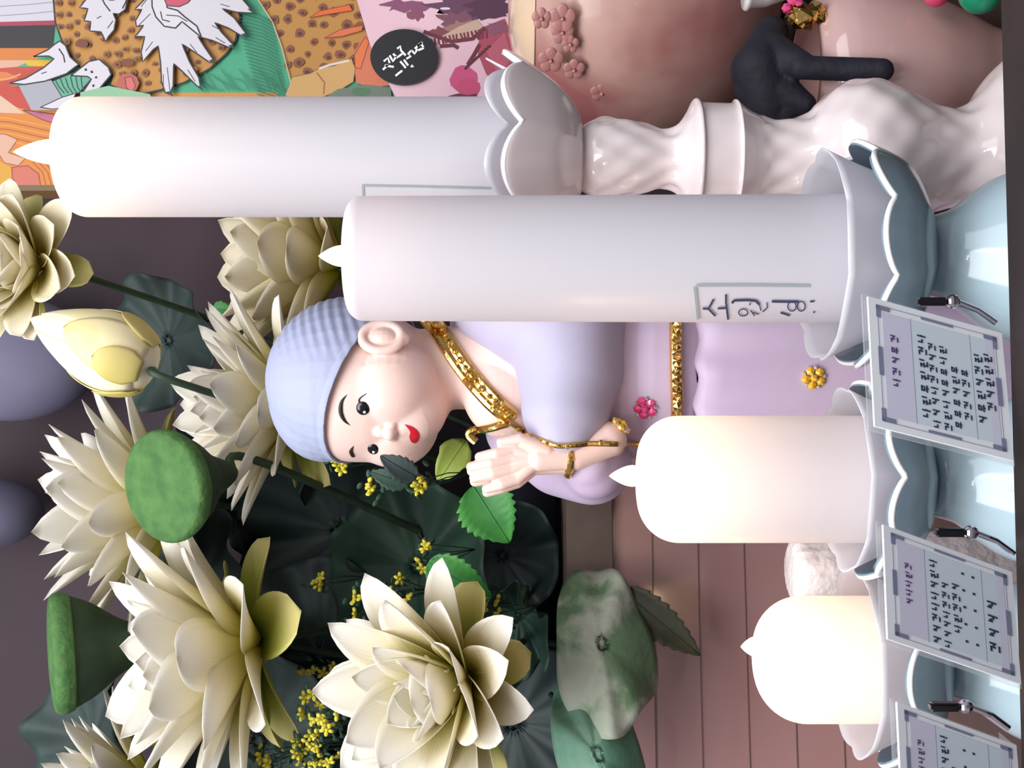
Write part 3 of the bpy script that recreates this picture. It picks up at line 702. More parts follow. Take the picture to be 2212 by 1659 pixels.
def lotus(label, base_px, Y, axis, Lpx, rings, sepals=6, seed=1, pm=None, stem_to=None, center=True):
    """axis given as (image right, image down, toward camera)"""
    r = random.Random(seed); pm = pm or M_petal; L = Lpx * Y / F
    b = P(*base_px, Y); ax = Vector((-axis[1], -axis[2], -axis[0])).normalized(); q = ax.to_track_quat('Z', 'Y')
    t = thing('lotus_flower', label, 'flower', b, 'artificial white lotus flowers')
    for ri, (n, th, ls, ws) in enumerate(rings):
        for v in range(1):
            me = petal_mesh(L * ls, L * ws, ROT(th * 0.75), ROT(th * 1.0 - 8), 0.6, blunt=(0.75 if rings is cupf else 0.2 if th < 60 else 0.35))
            me.materials.append(pm)
        first = None
        for i in range(n):
            o = bpy.data.objects.new('petal', me)
            COL.objects.link(o); o.parent = t
            az = 2 * PI * (i + 0.5 * (ri % 2)) / n + r.uniform(-.10, .10)
            sc = r.uniform(0.9, 1.08)
            tilt = Quaternion((0, 1, 0), ROT(r.uniform(-7, 7)))
            o.rotation_mode = 'QUATERNION'; o.rotation_quaternion = q @ Quaternion((0, 0, 1), az) @ tilt
            o.scale = (sc, sc * r.uniform(.9, 1.08), sc)
            o.location = q @ (Quaternion((0, 0, 1), az) @ Vector((0.008 + 0.0016 * ri, 0, -0.0012 * ri)))
            s = o.modifiers.new('t', 'SOLIDIFY'); s.thickness = 0.0006
    if sepals:
        me = petal_mesh(L * 0.70, L * 0.40, ROT(84), ROT(112), 0.5, blunt=0.9, name='sepal'); me.materials.append(M_sepal)
        for i in range(sepals):
            o = bpy.data.objects.new('sepal', me); COL.objects.link(o); o.parent = t; az = 2 * PI * i / sepals + r.uniform(-.2, .2)
            o.rotation_mode = 'QUATERNION'; o.rotation_quaternion = q @ Quaternion((0, 0, 1), az) @ Quaternion((0, 1, 0), ROT(r.uniform(-12, 8)))
            sc = r.uniform(.85, 1.1); o.scale = (sc, sc, sc); o.location = q @ (Quaternion((0, 0, 1), az) @ Vector((0.008, 0, -0.006)))
            s = o.modifiers.new('t', 'SOLIDIFY'); s.thickness = 0.0006
    if center:
        bm = bmesh.new()
        lathe(bm, (0, 0), [(0.002, -0.006), (0.011, -0.004), (0.012, 0.002), (0.010, 0.012), (0.013, 0.026), (0.011, 0.029), (0.0005, 0.029)], 20)
        bmesh.ops.rotate(bm, cent=(0, 0, 0), matrix=q.to_matrix(), verts=bm.verts[:]); bmesh.ops.translate(bm, vec=b, verts=bm.verts[:])
        obj('seed_head', bm, M_sepal if False else M_stamen, t)
        bm = bmesh.new()
        for i in range(46):
            a = r.uniform(0, 2 * PI); tl = r.uniform(.15, .75); p0 = b + q @ Vector((0.009 * math.cos(a), 0.009 * math.sin(a), 0.005))
            p1 = b + q @ Vector((0.03 * tl * math.cos(a) + 0.009 * math.cos(a), 0.03 * tl * math.sin(a) + .009 * math.sin(a), 0.036 + r.uniform(-.006, .006)))
            tube(bm, [p0, p0.lerp(p1, .5) + q @ Vector((0, 0, .003)), p1], 0.0008, 5)
        obj('stamens', bm, M_stamen, t)
    if stem_to:
        e = P(*stem_to); m1 = b.lerp(e, 0.35) - ax * 0.05 + Vector((0, .10, 0)); bm = bmesh.new(); tube(bm, catmull([tuple(b - ax * 0.004), tuple(b - ax * 0.04), tuple(m1), tuple(e)], 6), 0.0035, 8)
        obj('stem', bm, M_stem, t)
    return t
full = [(5, 14, .70, .50), (7, 30, .90, .52), (8, 48, 1.0, .50), (9, 66, 1.0, .46), (8, 82, .96, .42)]
spiky = [(6, 14, .80, .42), (8, 30, .95, .42), (10, 46, 1.0, .39), (10, 62, 1.0, .35), (9, 76, .98, .32)]
cupf = [(5, 14, .62, .60), (6, 30, .75, .66), (7, 48, .85, .66), (8, 66, .92, .60), (7, 80, .95, .52)]
lotus('large white lotus flower facing the viewer, lowest of the bunch near the pale curled leaf', (992, 1470), 1.00, (-0.62, 0.06, 0.78), 280, full, 5, 3, stem_to=(1230, 1420, 1.32))
lotus('open white lotus flower with wide spread petals between the two green pods', (548, 1392), 1.10, (-0.86, 0.10, 0.50), 330, full, 6, 5, stem_to=(1150, 1420, 1.32))
lotus('spiky cream lotus flower partly behind the upright green seed pod', (372, 1090), 1.26, (-0.92, -0.02, 0.40), 300, spiky, 5, 8, stem_to=(1100, 1350, 1.35))
lotus('white lotus flower directly behind the figurine hat', (640, 872), 1.16, (-0.86, 0.0, 0.50), 268, spiky, 5, 11, stem_to=(1180, 1100, 1.35))
lotus('yellowish white lotus flower behind the small candle flame', (725, 575), 1.24, (-0.93, -0.05, 0.36), 285, full, 3, 14, pm=M_petal_y, stem_to=(1180, 900, 1.35))
lotus('cupped creamy yellow lotus flower at the top beside the tallest candle', (70, 575), 1.16, (-0.42, 0.0, 0.90), 185, cupf, 4, 17, pm=M_petal_y, stem_to=(1150, 980, 1.35))
lotus('slender petalled pale lotus flower at the lower left corner', (330, 1720), 1.22, (-0.95, 0.0, 0.3), 240, spiky, 3, 21, stem_to=(1150, 1500, 1.38))

# bud
def rotz(bm, q, b): bmesh.ops.rotate(bm, cent=(0, 0, 0), matrix=q.to_matrix(), verts=bm.verts[:]); bmesh.ops.translate(bm, vec=b, verts=bm.verts[:])
b = P(322, 795, 1.06); tip = P(66, 688, 1.06); axd = (tip - b).normalized(); Lb = (tip - b).length; q = axd.to_track_quat('Z', 'Y')
t = thing('lotus_bud', 'closed creamy yellow lotus bud with overlapping petals', 'flower bud', b)
R = 0.034
core = [(0.002, -0.006), (R * .6, 0.0), (R * .92, Lb * .16), (R, Lb * .34), (R * .86, Lb * .55), (R * .52, Lb * .78), (R * .16, Lb * .95), (0.0004, Lb)]
bm = lathe(bmesh.new(), (0, 0), catmull(core, 4), 40); rotz(bm, q, b); obj('inner_petals', bm, mat('bud_cream', (238, 226, 176), 0.5, noise=(30, (244, 236, 216))), t)
def budpetal(az, span, z0, z1, lift, m, name):
    bm = bmesh.new(); g = []
    cp = catmull(core, 8)
    def rad(z):
        for (r0, a), (r1, c_) in zip(cp, cp[1:]):
            if a <= z <= c_: return r0 + (r1 - r0) * (z - a) / max(1e-9, c_ - a)
        return 0.001
    for i in range(17):
        s = i / 16; z = z0 + (z1 - z0) * s; w = span * (1 - s ** 2.2) ** 0.6 * (0.7 + .3 * min(1, s * 4)) if s < 1 else 0.0
        g.append([bm.verts.new((math.cos(az + w * (j / 5 - 1)) * (rad(z) + lift), math.sin(az + w * (j / 5 - 1)) * (rad(z) + lift), z)) for j in range(11)])
    for A, B in zip(g, g[1:]):
        for j in range(10): bm.faces.new((A[j], A[j + 1], B[j + 1], B[j]))
    rotz(bm, q, b); o = obj(name, bm, m, t); s = o.modifiers.new('t', 'SOLIDIFY'); s.thickness = .0008
Mb1 = mat('bud_ivory', (240, 232, 214), 0.5, noise=(18, (234, 222, 160))); Mb2 = mat('bud_gold', (222, 200, 128), 0.5, noise=(20, (232, 220, 176))); Mb3 = mat('bud_green_gold', (196, 184, 94), 0.5, noise=(20, (206, 188, 120)))
for i, a in enumerate((0.2, 2.3, 4.4)): budpetal(a, 0.95, 0.003, Lb * 0.93, 0.0012, Mb1, 'petal')
for i, a in enumerate((1.2, 3.4, 5.4)): budpetal(a, 0.8, 0.001, Lb * 0.66, 0.0028, Mb2, 'petal')
for i, a in enumerate((0.0, 1.6, 3.0, 4.5)): budpetal(a, 0.55, -0.001, Lb * 0.34, 0.0044, Mb3, 'sepal')
bm = bmesh.new(); e = P(1120, 1050, 1.35); tube(bm, catmull([tuple(b - axd * .003), tuple(b - axd * .05), tuple(e)], 8), 0.0035, 8); obj('stem', bm, M_stem, t)

# seed pods
def pod(label, c, Y, axis, rpx, hpx, stem_to):
    k = Y / F; b = P(*c, Y); ax = Vector((-axis[1], -axis[2], -axis[0])).normalized(); q = ax.to_track_quat('Z', 'Y'); R = rpx * k; Hh = hpx * k
    t = thing('lotus_seed_pod', label, 'seed pod', b, 'green lotus seed pods')
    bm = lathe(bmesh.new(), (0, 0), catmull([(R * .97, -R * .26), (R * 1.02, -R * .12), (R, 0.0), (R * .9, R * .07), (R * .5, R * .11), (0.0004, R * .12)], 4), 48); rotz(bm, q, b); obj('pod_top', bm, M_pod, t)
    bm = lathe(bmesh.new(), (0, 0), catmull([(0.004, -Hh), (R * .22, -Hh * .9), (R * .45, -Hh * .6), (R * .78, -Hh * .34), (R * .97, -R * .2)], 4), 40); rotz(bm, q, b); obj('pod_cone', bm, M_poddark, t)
    bm = bmesh.new(); e = P(*stem_to); tube(bm, catmull([tuple(b - ax * Hh * .95), tuple(b - ax * (Hh + .04)), tuple(e)], 8), 0.004, 8); obj('stem', bm, M_stem, t)
pod('bright green lotus seed pod standing before the spiky cream lotus', (352, 1052), 0.99, (-0.55, 0.10, 0.83), 122, 210, (1130, 1250, 1.33))
pod('green lotus seed pod at the far left edge, seen from the side', (120, 1412), 1.16, (-0.92, 0.05, 0.40), 128, 230, (1120, 1480, 1.35))

# leaves
def leaf(label, c, Y, axis, rpx, m, wav=0.12, cup=0.25, seed=1, stem_to=None, name='lotus_leaf', sector=1.0, squash=1.0, lobes=11, spin=0.0, veins=True):
    r = random.Random(seed); k = Y / F; b = P(*c, Y); ax = Vector((-axis[1], -axis[2], -axis[0])).normalized(); q = ax.to_track_quat('Z', 'Y') @ Quaternion((0, 0, 1), spin)
    R = rpx * k; t = thing(name, label, 'leaf', b); bm = bmesh.new(); nu, nv = 12, 96; g = []
    ph = [r.uniform(0, 6.28) for _ in range(4)]
    for i in range(nu + 1):
        s = i / nu; ring = []
        for j in range(nv):
            a = 2 * PI * j / nv; rr = R * s * (1 + .05 * math.sin(3 * a + ph[0]) + .04 * math.sin(5 * a + ph[1]))
            z = cup * R * s * s + wav * R * s ** 2 * math.sin(lobes // 2 * a + ph[2]) + wav * .5 * R * s * s * math.sin(lobes * a + ph[3]) - 0.012 * R * abs(math.sin(lobes * a)) * s
            ring.append(bm.verts.new((rr * math.cos(a), rr * math.sin(a) * squash, z)) if i else None)
        g.append(ring)
    c0 = bm.verts.new((0, 0, 0))
    for j in range(nv): bm.faces.new((c0, g[1][j], g[1][(j + 1) % nv]))
    for i in range(1, nu):
        for j in range(nv): bm.faces.new((g[i][j], g[i][(j + 1) % nv], g[i + 1][(j + 1) % nv], g[i + 1][j]))
    rotz(bm, q, b); o = obj('blade', bm, m, t); s = o.modifiers.new('t', 'SOLIDIFY'); s.thickness = .0009
    bm = bmesh.new()
    for j in range(lobes if veins else 1):
        a = 2 * PI * j / lobes + (.1 if veins else -1.57); pts = []
        for i in range(1, 11):
            s = i / 10.6; jj = int(round(a / (2 * PI) * nv)) % nv
            rr = R * s * (1 + .05 * math.sin(3 * a + ph[0]) + .04 * math.sin(5 * a + ph[1]))
            z = cup * R * s * s + wav * R * s ** 2 * math.sin(lobes // 2 * a + ph[2]) + wav * .5 * R * s * s * math.sin(lobes * a + ph[3]) - 0.012 * R * abs(math.sin(lobes * a)) * s
            pts.append(b + q @ Vector((rr * math.cos(a), rr * math.sin(a) * squash, z)))
        tube(bm, pts, lambda q_: 0.0011 * (1.1 - q_), 5)
    obj('veins', bm, m, t)
    if stem_to:
        bm = bmesh.new(); e = P(*stem_to); tube(bm, catmull([tuple(b - ax * 0.001), tuple(b - ax * .04), tuple(e)], 8), 0.003, 8); obj('stem', bm, M_stem, t)
    return t
B0 = (1130, 1350, 1.36)
leaf('slate green lotus leaf behind the yellow bud', (365, 735), 1.38, (-0.45, 0.1, 0.85), 145, M_leafteal, seed=2, stem_to=(1150, 900, 1.4))
leaf('very dark lotus leaf below the flower behind the figurine hat', (740, 1150), 1.30, (-0.3, 0.2, 0.9), 235, M_leafdark, seed=3, stem_to=B0)
leaf('dark green lotus leaf left of the praying hands', (900, 1225), 1.22, (-0.35, -0.2, 0.9), 190, M_leaf, seed=4, stem_to=B0)
leaf('dark lotus leaf at the planter edge beneath the praying hands', (1085, 1200), 1.27, (-0.2, 0.1, 0.95), 135, M_leafdark, seed=5, stem_to=B0)
leaf('dark lotus leaf below the largest lotus flower', (1110, 1560), 1.25, (-0.25, -0.1, 0.95), 210, M_leafdark, seed=6, stem_to=B0)
leaf('dusty teal lotus leaf behind the lower left flowers', (560, 1600), 1.28, (-0.4, -0.1, 0.9), 230, M_leafteal, seed=7, stem_to=B0)
leaf('teal lotus leaf at the bottom left behind the slender flower', (200, 1600), 1.34, (-0.6, -0.1, 0.8), 170, M_leafteal, seed=8, stem_to=B0)
leaf('deep green lotus leaf between the two green pods', (430, 1260), 1.34, (-0.5, 0.1, 0.85), 200, M_leafdark, seed=9, stem_to=B0)
leaf('deep green lotus leaf below the bud, behind the spiky lotus', (560, 1010), 1.36, (-0.5, 0.1, 0.85), 190, M_leafdark, seed=10, stem_to=B0)
leaf('green lotus leaf under the widest open lotus', (690, 1420), 1.28, (-0.3, -0.1, 0.95), 220, M_leafdark, seed=12, stem_to=B0)
leaf('deep green folded lotus leaf beside the largest lotus flower', (1120, 1330), 1.18, (-0.2, 0.55, 0.8), 135, M_leaf, seed=13, wav=.2, cup=.5, squash=.6, stem_to=B0)
leaf('pale curled leaf underside hanging over the tiled step', (1300, 1390), 1.06, (-0.10, -0.40, 0.85), 195, M_leafpale, seed=14, wav=.17, cup=-.35, squash=.55, lobes=7, spin=0.1, veins=False, stem_to=(1180, 1400, 1.2))
leaf('grey green crumpled leaf at the bottom beside the tiled step', (1290, 1630), 1.04, (-0.10, -0.35, 0.85), 185, mat('sea_green_underside', (124, 164, 142), 0.7, noise=(24, (92, 142, 118)), bump=(60, .5)), seed=15, wav=.18, cup=-.45, squash=.5, spin=0.3, lobes=7, veins=False, stem_to=(1190, 1500, 1.2))

def serrated(label, outline, Y, m, depth=0.0, seed=0):
    """small toothed leaf: centre rib from first to last point pair; outline as half widths along the rib"""
    (x0, y0), (x1, y1), wpx, n = outline; k = Y / F
    a = P(x0, y0, Y); b = P(x1, y1, Y + depth); d = (b - a); Ld = d.length; d.normalize(); sidev = d.cross(Vector((0, -1, 0))).normalized(); nrm = sidev.cross(d)
    t = thing('serrated_leaf', label, 'leaf', a, 'small toothed leaves')
    bm = bmesh.new(); g = []
    N = n * 4
    for i in range(N + 1):
        s = i / N; w = wpx * k * (math.sin(PI * min(1, s ** 0.7 * .98 + .02)) ** .8) * (1 + .22 * ((i % 4) / 4 - .5)) + 0.0005
        p = a + d * Ld * s + nrm * math.sin(s * 3) * Ld * .08
        g.append([bm.verts.new(p + sidev * w * j / 3 + nrm * (abs(j) / 3) ** 2 * w * .35) for j in range(-3, 4)])
    for A, B in zip(g, g[1:]):
        for j in range(6): bm.faces.new((A[j], A[j + 1], B[j + 1], B[j]))
    o = obj('blade', bm, m, t); s = o.modifiers.new('t', 'SOLIDIFY'); s.thickness = .0006
    bm = bmesh.new(); tube(bm, [a + d * Ld * s / 8 + nrm * (math.sin(s / 8 * 3) * Ld * .08) for s in range(9)], .0008, 6); obj('midrib', bm, m, t)
serrated('bright green toothed leaf just below the praying hands', ((1022, 1050), (1100, 1172), 62, 9), 1.02, M_leafbright)
serrated('bright green toothed leaf above the largest lotus flower', ((925, 1215), (1062, 1290), 45, 9), 1.03, M_leafbright)
serrated('dark toothed leaf in front of the tiled step', ((1345, 1275), (1512, 1415), 40, 9), 1.10, mat('olive_brown_leaf', (74, 72, 50), .6, noise=(20, (48, 50, 36))))
serrated('dark green toothed leaf against the figurine cheek', ((900, 1032), (822, 985), 26, 6), 0.90, M_leafdark)
serrated('small dark toothed leaf beside the figurine cheek', ((880, 1045), (800, 1020), 22, 6), 0.95, M_leaf)
serrated('yellow green smooth leaf tucked under the figurine chin', ((1005, 950), (945, 1040), 34, 2), 1.03, mat('lime_leaf', (150, 170, 70), .5, noise=(20, (172, 186, 92))))
serrated('lime green tip beside the slate lotus leaf', ((460, 668), (505, 672), 18, 4), 1.3, M_leafbright)

# yellow filler sprigs
def sprig(label, c, Y, n, spread, seed, green=0.3):
    r = random.Random(seed); k = Y / F; b = P(*c, Y); t = thing('yellow_filler_sprig', label, 'flower', b, 'tiny yellow filler sprigs')
    bm = bmesh.new(); bg = bmesh.new(); root = b + Vector((0, 0.05, -0.04))
    for i in range(n):
        p = b + Vector((r.gauss(0, 1), r.gauss(0, .5), r.gauss(0, 1))) * spread * k * .5
        rot = Quaternion((r.uniform(-1, 1), r.uniform(-1, 1), r.uniform(-1, 1)), r.uniform(0, 2)) if True else None
        for j in range(5):
            a = j * 2 * PI / 5; d = rot @ Vector((math.cos(a), math.sin(a), 0.2))
            ball(bm, p + d * 0.0038, (0.0028, 0.0016, 0.0018), d.to_track_quat('X', 'Z'), seg=8)
        ball(bm, p, 0.0016, seg=6)
        tube(bg, [p, p.lerp(root, .5) + Vector((r.uniform(-.003, .003), 0, 0)), root], .0005, 5)
        for _ in range(3):
            g = p + Vector((r.gauss(0, .006), .003, r.gauss(0, .006))); ball(bg, g, (.004, .001, .0022), rot, seg=8)
    obj('blossoms', bm, M_yel, t); obj('stalks', bg, M_leaf, t)
sp = [((912, 1030), .98, 5, 26, 'tiny yellow blossoms beside the figurine cheek'), ((815, 1056), 1.02, 3, 22, 'few tiny yellow blossoms left of the figurine face'), ((692, 1264), 1.10, 4, 24, 'lone yellow blossom sprig between the two open lotuses'),
      ((927, 1203), 1.08, 4, 24, 'lone yellow blossom sprig near the toothed leaf'), ((775, 1306), 1.06, 7, 42, 'yellow blossom cluster behind the left petals of the largest lotus'), ((850, 1292), 1.06, 8, 42, 'yellow blossom cluster above the largest lotus'),
      ((985, 1294), 1.06, 8, 48, 'yellow blossom cluster beside the single upright petal'), ((1066, 1330), 1.06, 6, 40, 'yellow blossom cluster right of the largest lotus'), ((668, 1540), 1.03, 9, 56, 'yellow blossom cluster under the yellow green sepals'),
      ((712, 1565), 1.0, 5, 26, 'bright yellow blossom touching the largest lotus'), ((640, 1625), 1.04, 7, 40, 'yellow blossom cluster low between two lotuses'), ((700, 1648), 1.03, 7, 40, 'yellow blossom cluster lowest of all'), ((575, 1650), 1.04, 6, 32, 'yellow green blossoms near a drooping white petal'),
      ((728, 1002), 1.02, 3, 16, 'yellow bud sprig at the hat rim'), ((700, 1450), 1.12, 5, 44, 'greenish sprig between the two largest lotuses'), ((1020, 1380), 1.1, 5, 50, 'yellow sprig hidden behind the upright petals')]
for i, (c_, Y_, n_, s_, l_) in enumerate(sp): sprig(l_, c_, Y_, n_, s_, 40 + i)

# ------------------------------------------------------------------ hanging lanterns far behind
M_lan = mat('lavender_grey_silk', (118, 114, 138), 0.8, noise=(6, (104, 100, 124)))
def lantern(label, c, Y, rx, ry):
    k = Y / F; b = P(*c, Y); t = thing('hanging_lantern', label, 'lantern', b)
    bm = bmesh.new(); ball(bm, b, (ry * k, .07, rx * k), seg=36); obj('shade', bm, M_lan, t)
    bm = bmesh.new(); tube(bm, [b + Vector((0, 0, rx * k)), Vector((b.x, b.y, 2.6))], .0015, 6); obj('cord', bm, M_black, t)
lantern('blurred lavender grey lantern behind the yellow bud', (20, 775), 1.43, 190, 135)
lantern('blurred lavender grey lantern left of the spiky lotus', (-60, 1110), 1.43, 150, 80)

# ------------------------------------------------------------------ white embossed jar between two candles
k = 0.84 / F; c = P(1760, 1232, 0.84)
def embj(a, z): return 0.0009 * math.sin(11 * a) * math.sin(z * 260 + 3 * math.sin(a * 4))
M_jar = mat('rough_white_porcelain', (224, 212, 210), .35, bump=(90, .6))
tj = thing('porcelain_jar', 'small white embossed porcelain jar between the glowing candles', 'jar', (c.x, c.y, TABLE)); zz = lambda px: HC + (1106 - px) * k
obj('body', lathe(bmesh.new(), (c.x, c.y), [(.02, TABLE), (.03, TABLE + .004), (.032, TABLE + .03), (66 * k, zz(1850)), (72 * k, zz(1800)), (72 * k, zz(1730)), (66 * k, zz(1712)), (52 * k, zz(1706)), (.0004, zz(1706))], 72, emboss=embj), M_jar, tj)

# ------------------------------------------------------------------ pictures on the wall
def board(name, label, poly, Y, thick, m, wall=1.52):
    t = thing(name, label, 'picture', P(*poly[0], Y)); return t
class Paint:
    def __init__(s, Y): s.bm = bmesh.new(); s.Y = Y; s.lay = 0; s.mats = []; s.idx = {}
    def m(s, rgb):
        if rgb not in s.idx: s.idx[rgb] = len(s.mats); s.mats.append(mat('print_colour', tuple(int(c * .86) for c in rgb), 0.5))
        return s.idx[rgb]
    def poly(s, pts, rgb, outline=None, ow=2.5):
        s.lay += 1; Yl = s.Y - 0.00003 * s.lay; vs = [s.bm.verts.new(P(x, y, s.Y) + Vector((0, Yl - s.Y, 0))) for x, y in pts]; mi = s.m(rgb)
        for tri in tessellate_polygon([[Vector((x, y, 0)) for x, y in pts]]):
            try: s.bm.faces.new([vs[i] for i in tri]).material_index = mi
            except ValueError: pass
        if outline: s.line(list(pts) + [pts[0]], outline, ow)
    def line(s, pts, rgb, w=2.5):
        s.lay += 0.3; Yl = s.Y - 0.00003 * s.lay - .00001
        strokes(s.bm, lambda x, y: P(x, y, s.Y) + Vector((0, Yl - s.Y, 0)), [pts], w, s.m(rgb))
    def blob(s, x, y, rx, ry, rgb, r=None, rough=.2, n=9, outline=None):
        r = r or random; s.poly([(x + rx * (1 + r.uniform(-rough, rough)) * math.cos(2 * PI * i / n), y + ry * (1 + r.uniform(-rough, rough)) * math.sin(2 * PI * i / n)) for i in range(n)], rgb, outline)
def inside(p, poly):
    x, y = p; c = False; j = len(poly) - 1
    for i in range(len(poly)):
        xi, yi = poly[i]; xj, yj = poly[j]
        if (yi > y) != (yj > y) and x < (xj - xi) * (y - yi) / (yj - yi) + xi: c = not c
        j = i
    return c
def slabpoly(poly, Y, back, m, name, parent):
    bm = bmesh.new(); A = [bm.verts.new(P(x, y, Y)) for x, y in poly]; B = [bm.verts.new(Vector((v.co.x, back, v.co.z))) for v in A]
    f1 = bm.faces.new(A); f2 = bm.faces.new(list(reversed(B)))
    for i in range(len(A)): bm.faces.new((A[i], B[i], B[(i + 1) % len(A)], A[(i + 1) % len(A)]))
    bmesh.ops.triangulate(bm, faces=[f1, f2]); return obj(name, bm, m, parent, False)
YP = 1.46
pt = thing('painted_panel', 'colourful folk painting of a shaggy spotted beast with white claws on teal', 'picture', P(400, 200, YP))
slabpoly([(-90, -60), (862, -60), (862, 300), (700, 412), (-90, 412)], YP, 1.52, mat('panel_board', (150, 110, 70), .6), 'board', pt)
D = Paint(YP - .0004); K = (38, 30, 34)
D.poly([(-90, -60), (860, -60), (860, 300), (-90, 300)], (70, 178, 136)); D.poly([(-90, 200), (600, 200), (600, 410), (-90, 410)], (226, 150, 60))
D.poly([(-90, -60), (125, -60), (125, 46), (-90, 54)], (222, 216, 226))
for y in (10, 30, -14): D.line([(-90, y + 10), (60, y), (120, y - 6)], (150, 146, 156), 1.6)
D.poly([(-90, 50), (122, 44), (122, 55), (-90, 60)], (176, 52, 82)); D.poly([(-90, 58), (120, 54), (115, 104), (-90, 106)], K)
D.poly([(-90, 104), (115, 104), (80, 128), (-90, 132)], (226, 130, 46)); D.poly([(-90, 130), (70, 130), (20, 152), (-90, 155)], (236, 178, 150))
D.poly([(50, 130), (112, 130), (110, 146), (60, 142)], (238, 190, 30)); D.poly([(-90, 155), (30, 145), (105, 143), (70, 178), (0, 188), (-90, 185)], (204, 74, 50))
D.poly([(-90, 150), (15, 156), (40, 168), (0, 176), (-90, 176)], (230, 128, 60)); D.line([(-20, 175), (20, 170), (45, 160)], (240, 170, 120), 3)
D.poly([(-90, 186), (50, 186), (66, 215), (75, 242), (0, 222), (-90, 200)], (206, 66, 46)); D.poly([(-90, 195), (0, 206), (55, 246), (-90, 242)], (236, 196, 168))
D.poly([(-90, 240), (60, 246), (140, 268), (150, 410), (-90, 410)], (228, 136, 40))
for i in range(7): D.line([(-90, 246 + i * 9), (20, 256 + i * 8), (145, 282 + i * 9)], (178, 88, 30) if i % 2 else (244, 166, 60), 2.2)
D.poly([(50, 238), (145, 250), (150, 278), (90, 258)], (204, 104, 134), K, 1.5)
D.poly([(-90, 285), (12, 290), (38, 302), (18, 330), (55, 342), (40, 358), (10, 352), (-10, 320), (-90, 310)], (232, 178, 150), (150, 80, 60), 1.6)
D.poly([(-90, 342), (0, 348), (25, 362), (25, 398), (-90, 398)], (228, 164, 30)); D.poly([(26, 362), (60, 358), (84, 376), (88, 402), (40, 404), (28, 385)], (218, 112, 88), (160, 60, 50), 2)
for i in range(6): D.line([(70 + i * 13, 350), (92 + i * 11, 372), (100 + i * 12, 404)], (190, 96, 24), 2)
D.poly([(-90, 400), (160, 400), (160, 412), (-90, 412)], (118, 92, 46))
# teal fan edge and second spotted field
fanR = [(545, -60), (558, 0), (590, 50), (610, 105), (624, 160), (630, 185), (616, 214), (600, 300)]
f2 = [(545, -60), (558, 0), (590, 50), (610, 105), (624, 160), (632, 175), (690, 150), (760, 135), (800, 120), (760, -60)]
D.poly(f2, (200, 144, 64)); rr_ = random.Random(5)
def spots(poly, x0, y0, x1, y1, n, big, c1, c2, seed, md):
    r = random.Random(seed); pl = []
    for _ in range(n * 12):
        p = (r.uniform(x0, x1), r.uniform(y0, y1))
        if inside(p, poly) and all((p[0] - a) ** 2 + (p[1] - b) ** 2 > md ** 2 for a, b in pl):
            pl.append(p); s = big * r.uniform(.8, 1.2); D.blob(p[0], p[1], s, s * .9, c1, r, .25, 8); D.blob(p[0] + 1, p[1] + 1, s * .5, s * .45, c2, r, .25, 7)
        if len(pl) > n: break
spots(f2, 545, -30, 800, 160, 70, 10.5, (146, 86, 52), (96, 44, 30), 3, 24)
D.poly([(670, 40), (690, 26), (755, 12), (762, 24), (700, 34)], (240, 112, 48), (150, 60, 40), 1.5); D.poly([(702, 84), (735, 66), (785, 56), (782, 68), (740, 80)], (232, 120, 70), (140, 60, 40), 1.5)
D.poly([(766, 148), (768, 110), (790, 70), (815, 110), (850, 185), (800, 190), (770, 180)], (226, 128, 92)); D.poly([(766, 120), (790, 80), (798, 92), (780, 150), (768, 148)], (240, 126, 66), (150, 70, 50), 2)
D.poly([(612, 220), (632, 168), (672, 160), (692, 148), (722, 144), (760, 128), (768, 150), (764, 178), (735, 196), (690, 214), (640, 300)], (222, 174, 104), (150, 100, 60), 1.5)
D.line([(685, 158), (702, 180), (700, 205)], (160, 110, 62), 3); D.line([(690, 150), (712, 142), (755, 132)], (238, 226, 214), 5)
D.poly([(700, 214), (730, 194), (790, 184), (845, 190), (852, 300), (700, 300)], (116, 132, 116)); D.blob(780, 200, 24, 10, (84, 128, 92))
D.line(fanR, (206, 190, 150), 3)
for i in range(26):
    y = 20 + i * 8; D.line([(505 + i * 2.2, y), (560 + i * 1.6, y + 14), (min(624, 590 + i * 1.5), y + 30)], (36, 110, 84), 1.8)
for i in range(16): D.line([(400 + i * 13, 150 + (i % 3) * 10), (430 + i * 12, 176 + (i % 4) * 6), (450 + i * 11, 196)], (42, 138, 104), 1.6)
face = [(118, -60), (118, 0), (122, 50), (138, 95), (160, 130), (180, 152), (215, 140), (245, 165), (240, 185), (290, 210), (330, 200), (348, 196), (400, 180), (455, 150), (490, 118), (510, 90), (520, 40), (500, -60)]
D.poly(face, (206, 146, 62), K, 4)
spots([(130, -40), (130, 60), (170, 130), (245, 150), (280, 190), (350, 190), (440, 150), (500, 90), (500, -40)], 120, -20, 500, 195, 95, 7.5, (150, 90, 44), (84, 40, 26), 8, 19)
D.blob(183, 98, 13, 11, (126, 62, 40)); D.blob(280, 140, 14, 10, (132, 62, 44)); D.blob(284, 184, 26, 20, (196, 96, 78)); D.poly([(276, 172), (290, 170), (298, 190), (290, 206), (278, 192)], (224, 112, 108), K, 1.5)
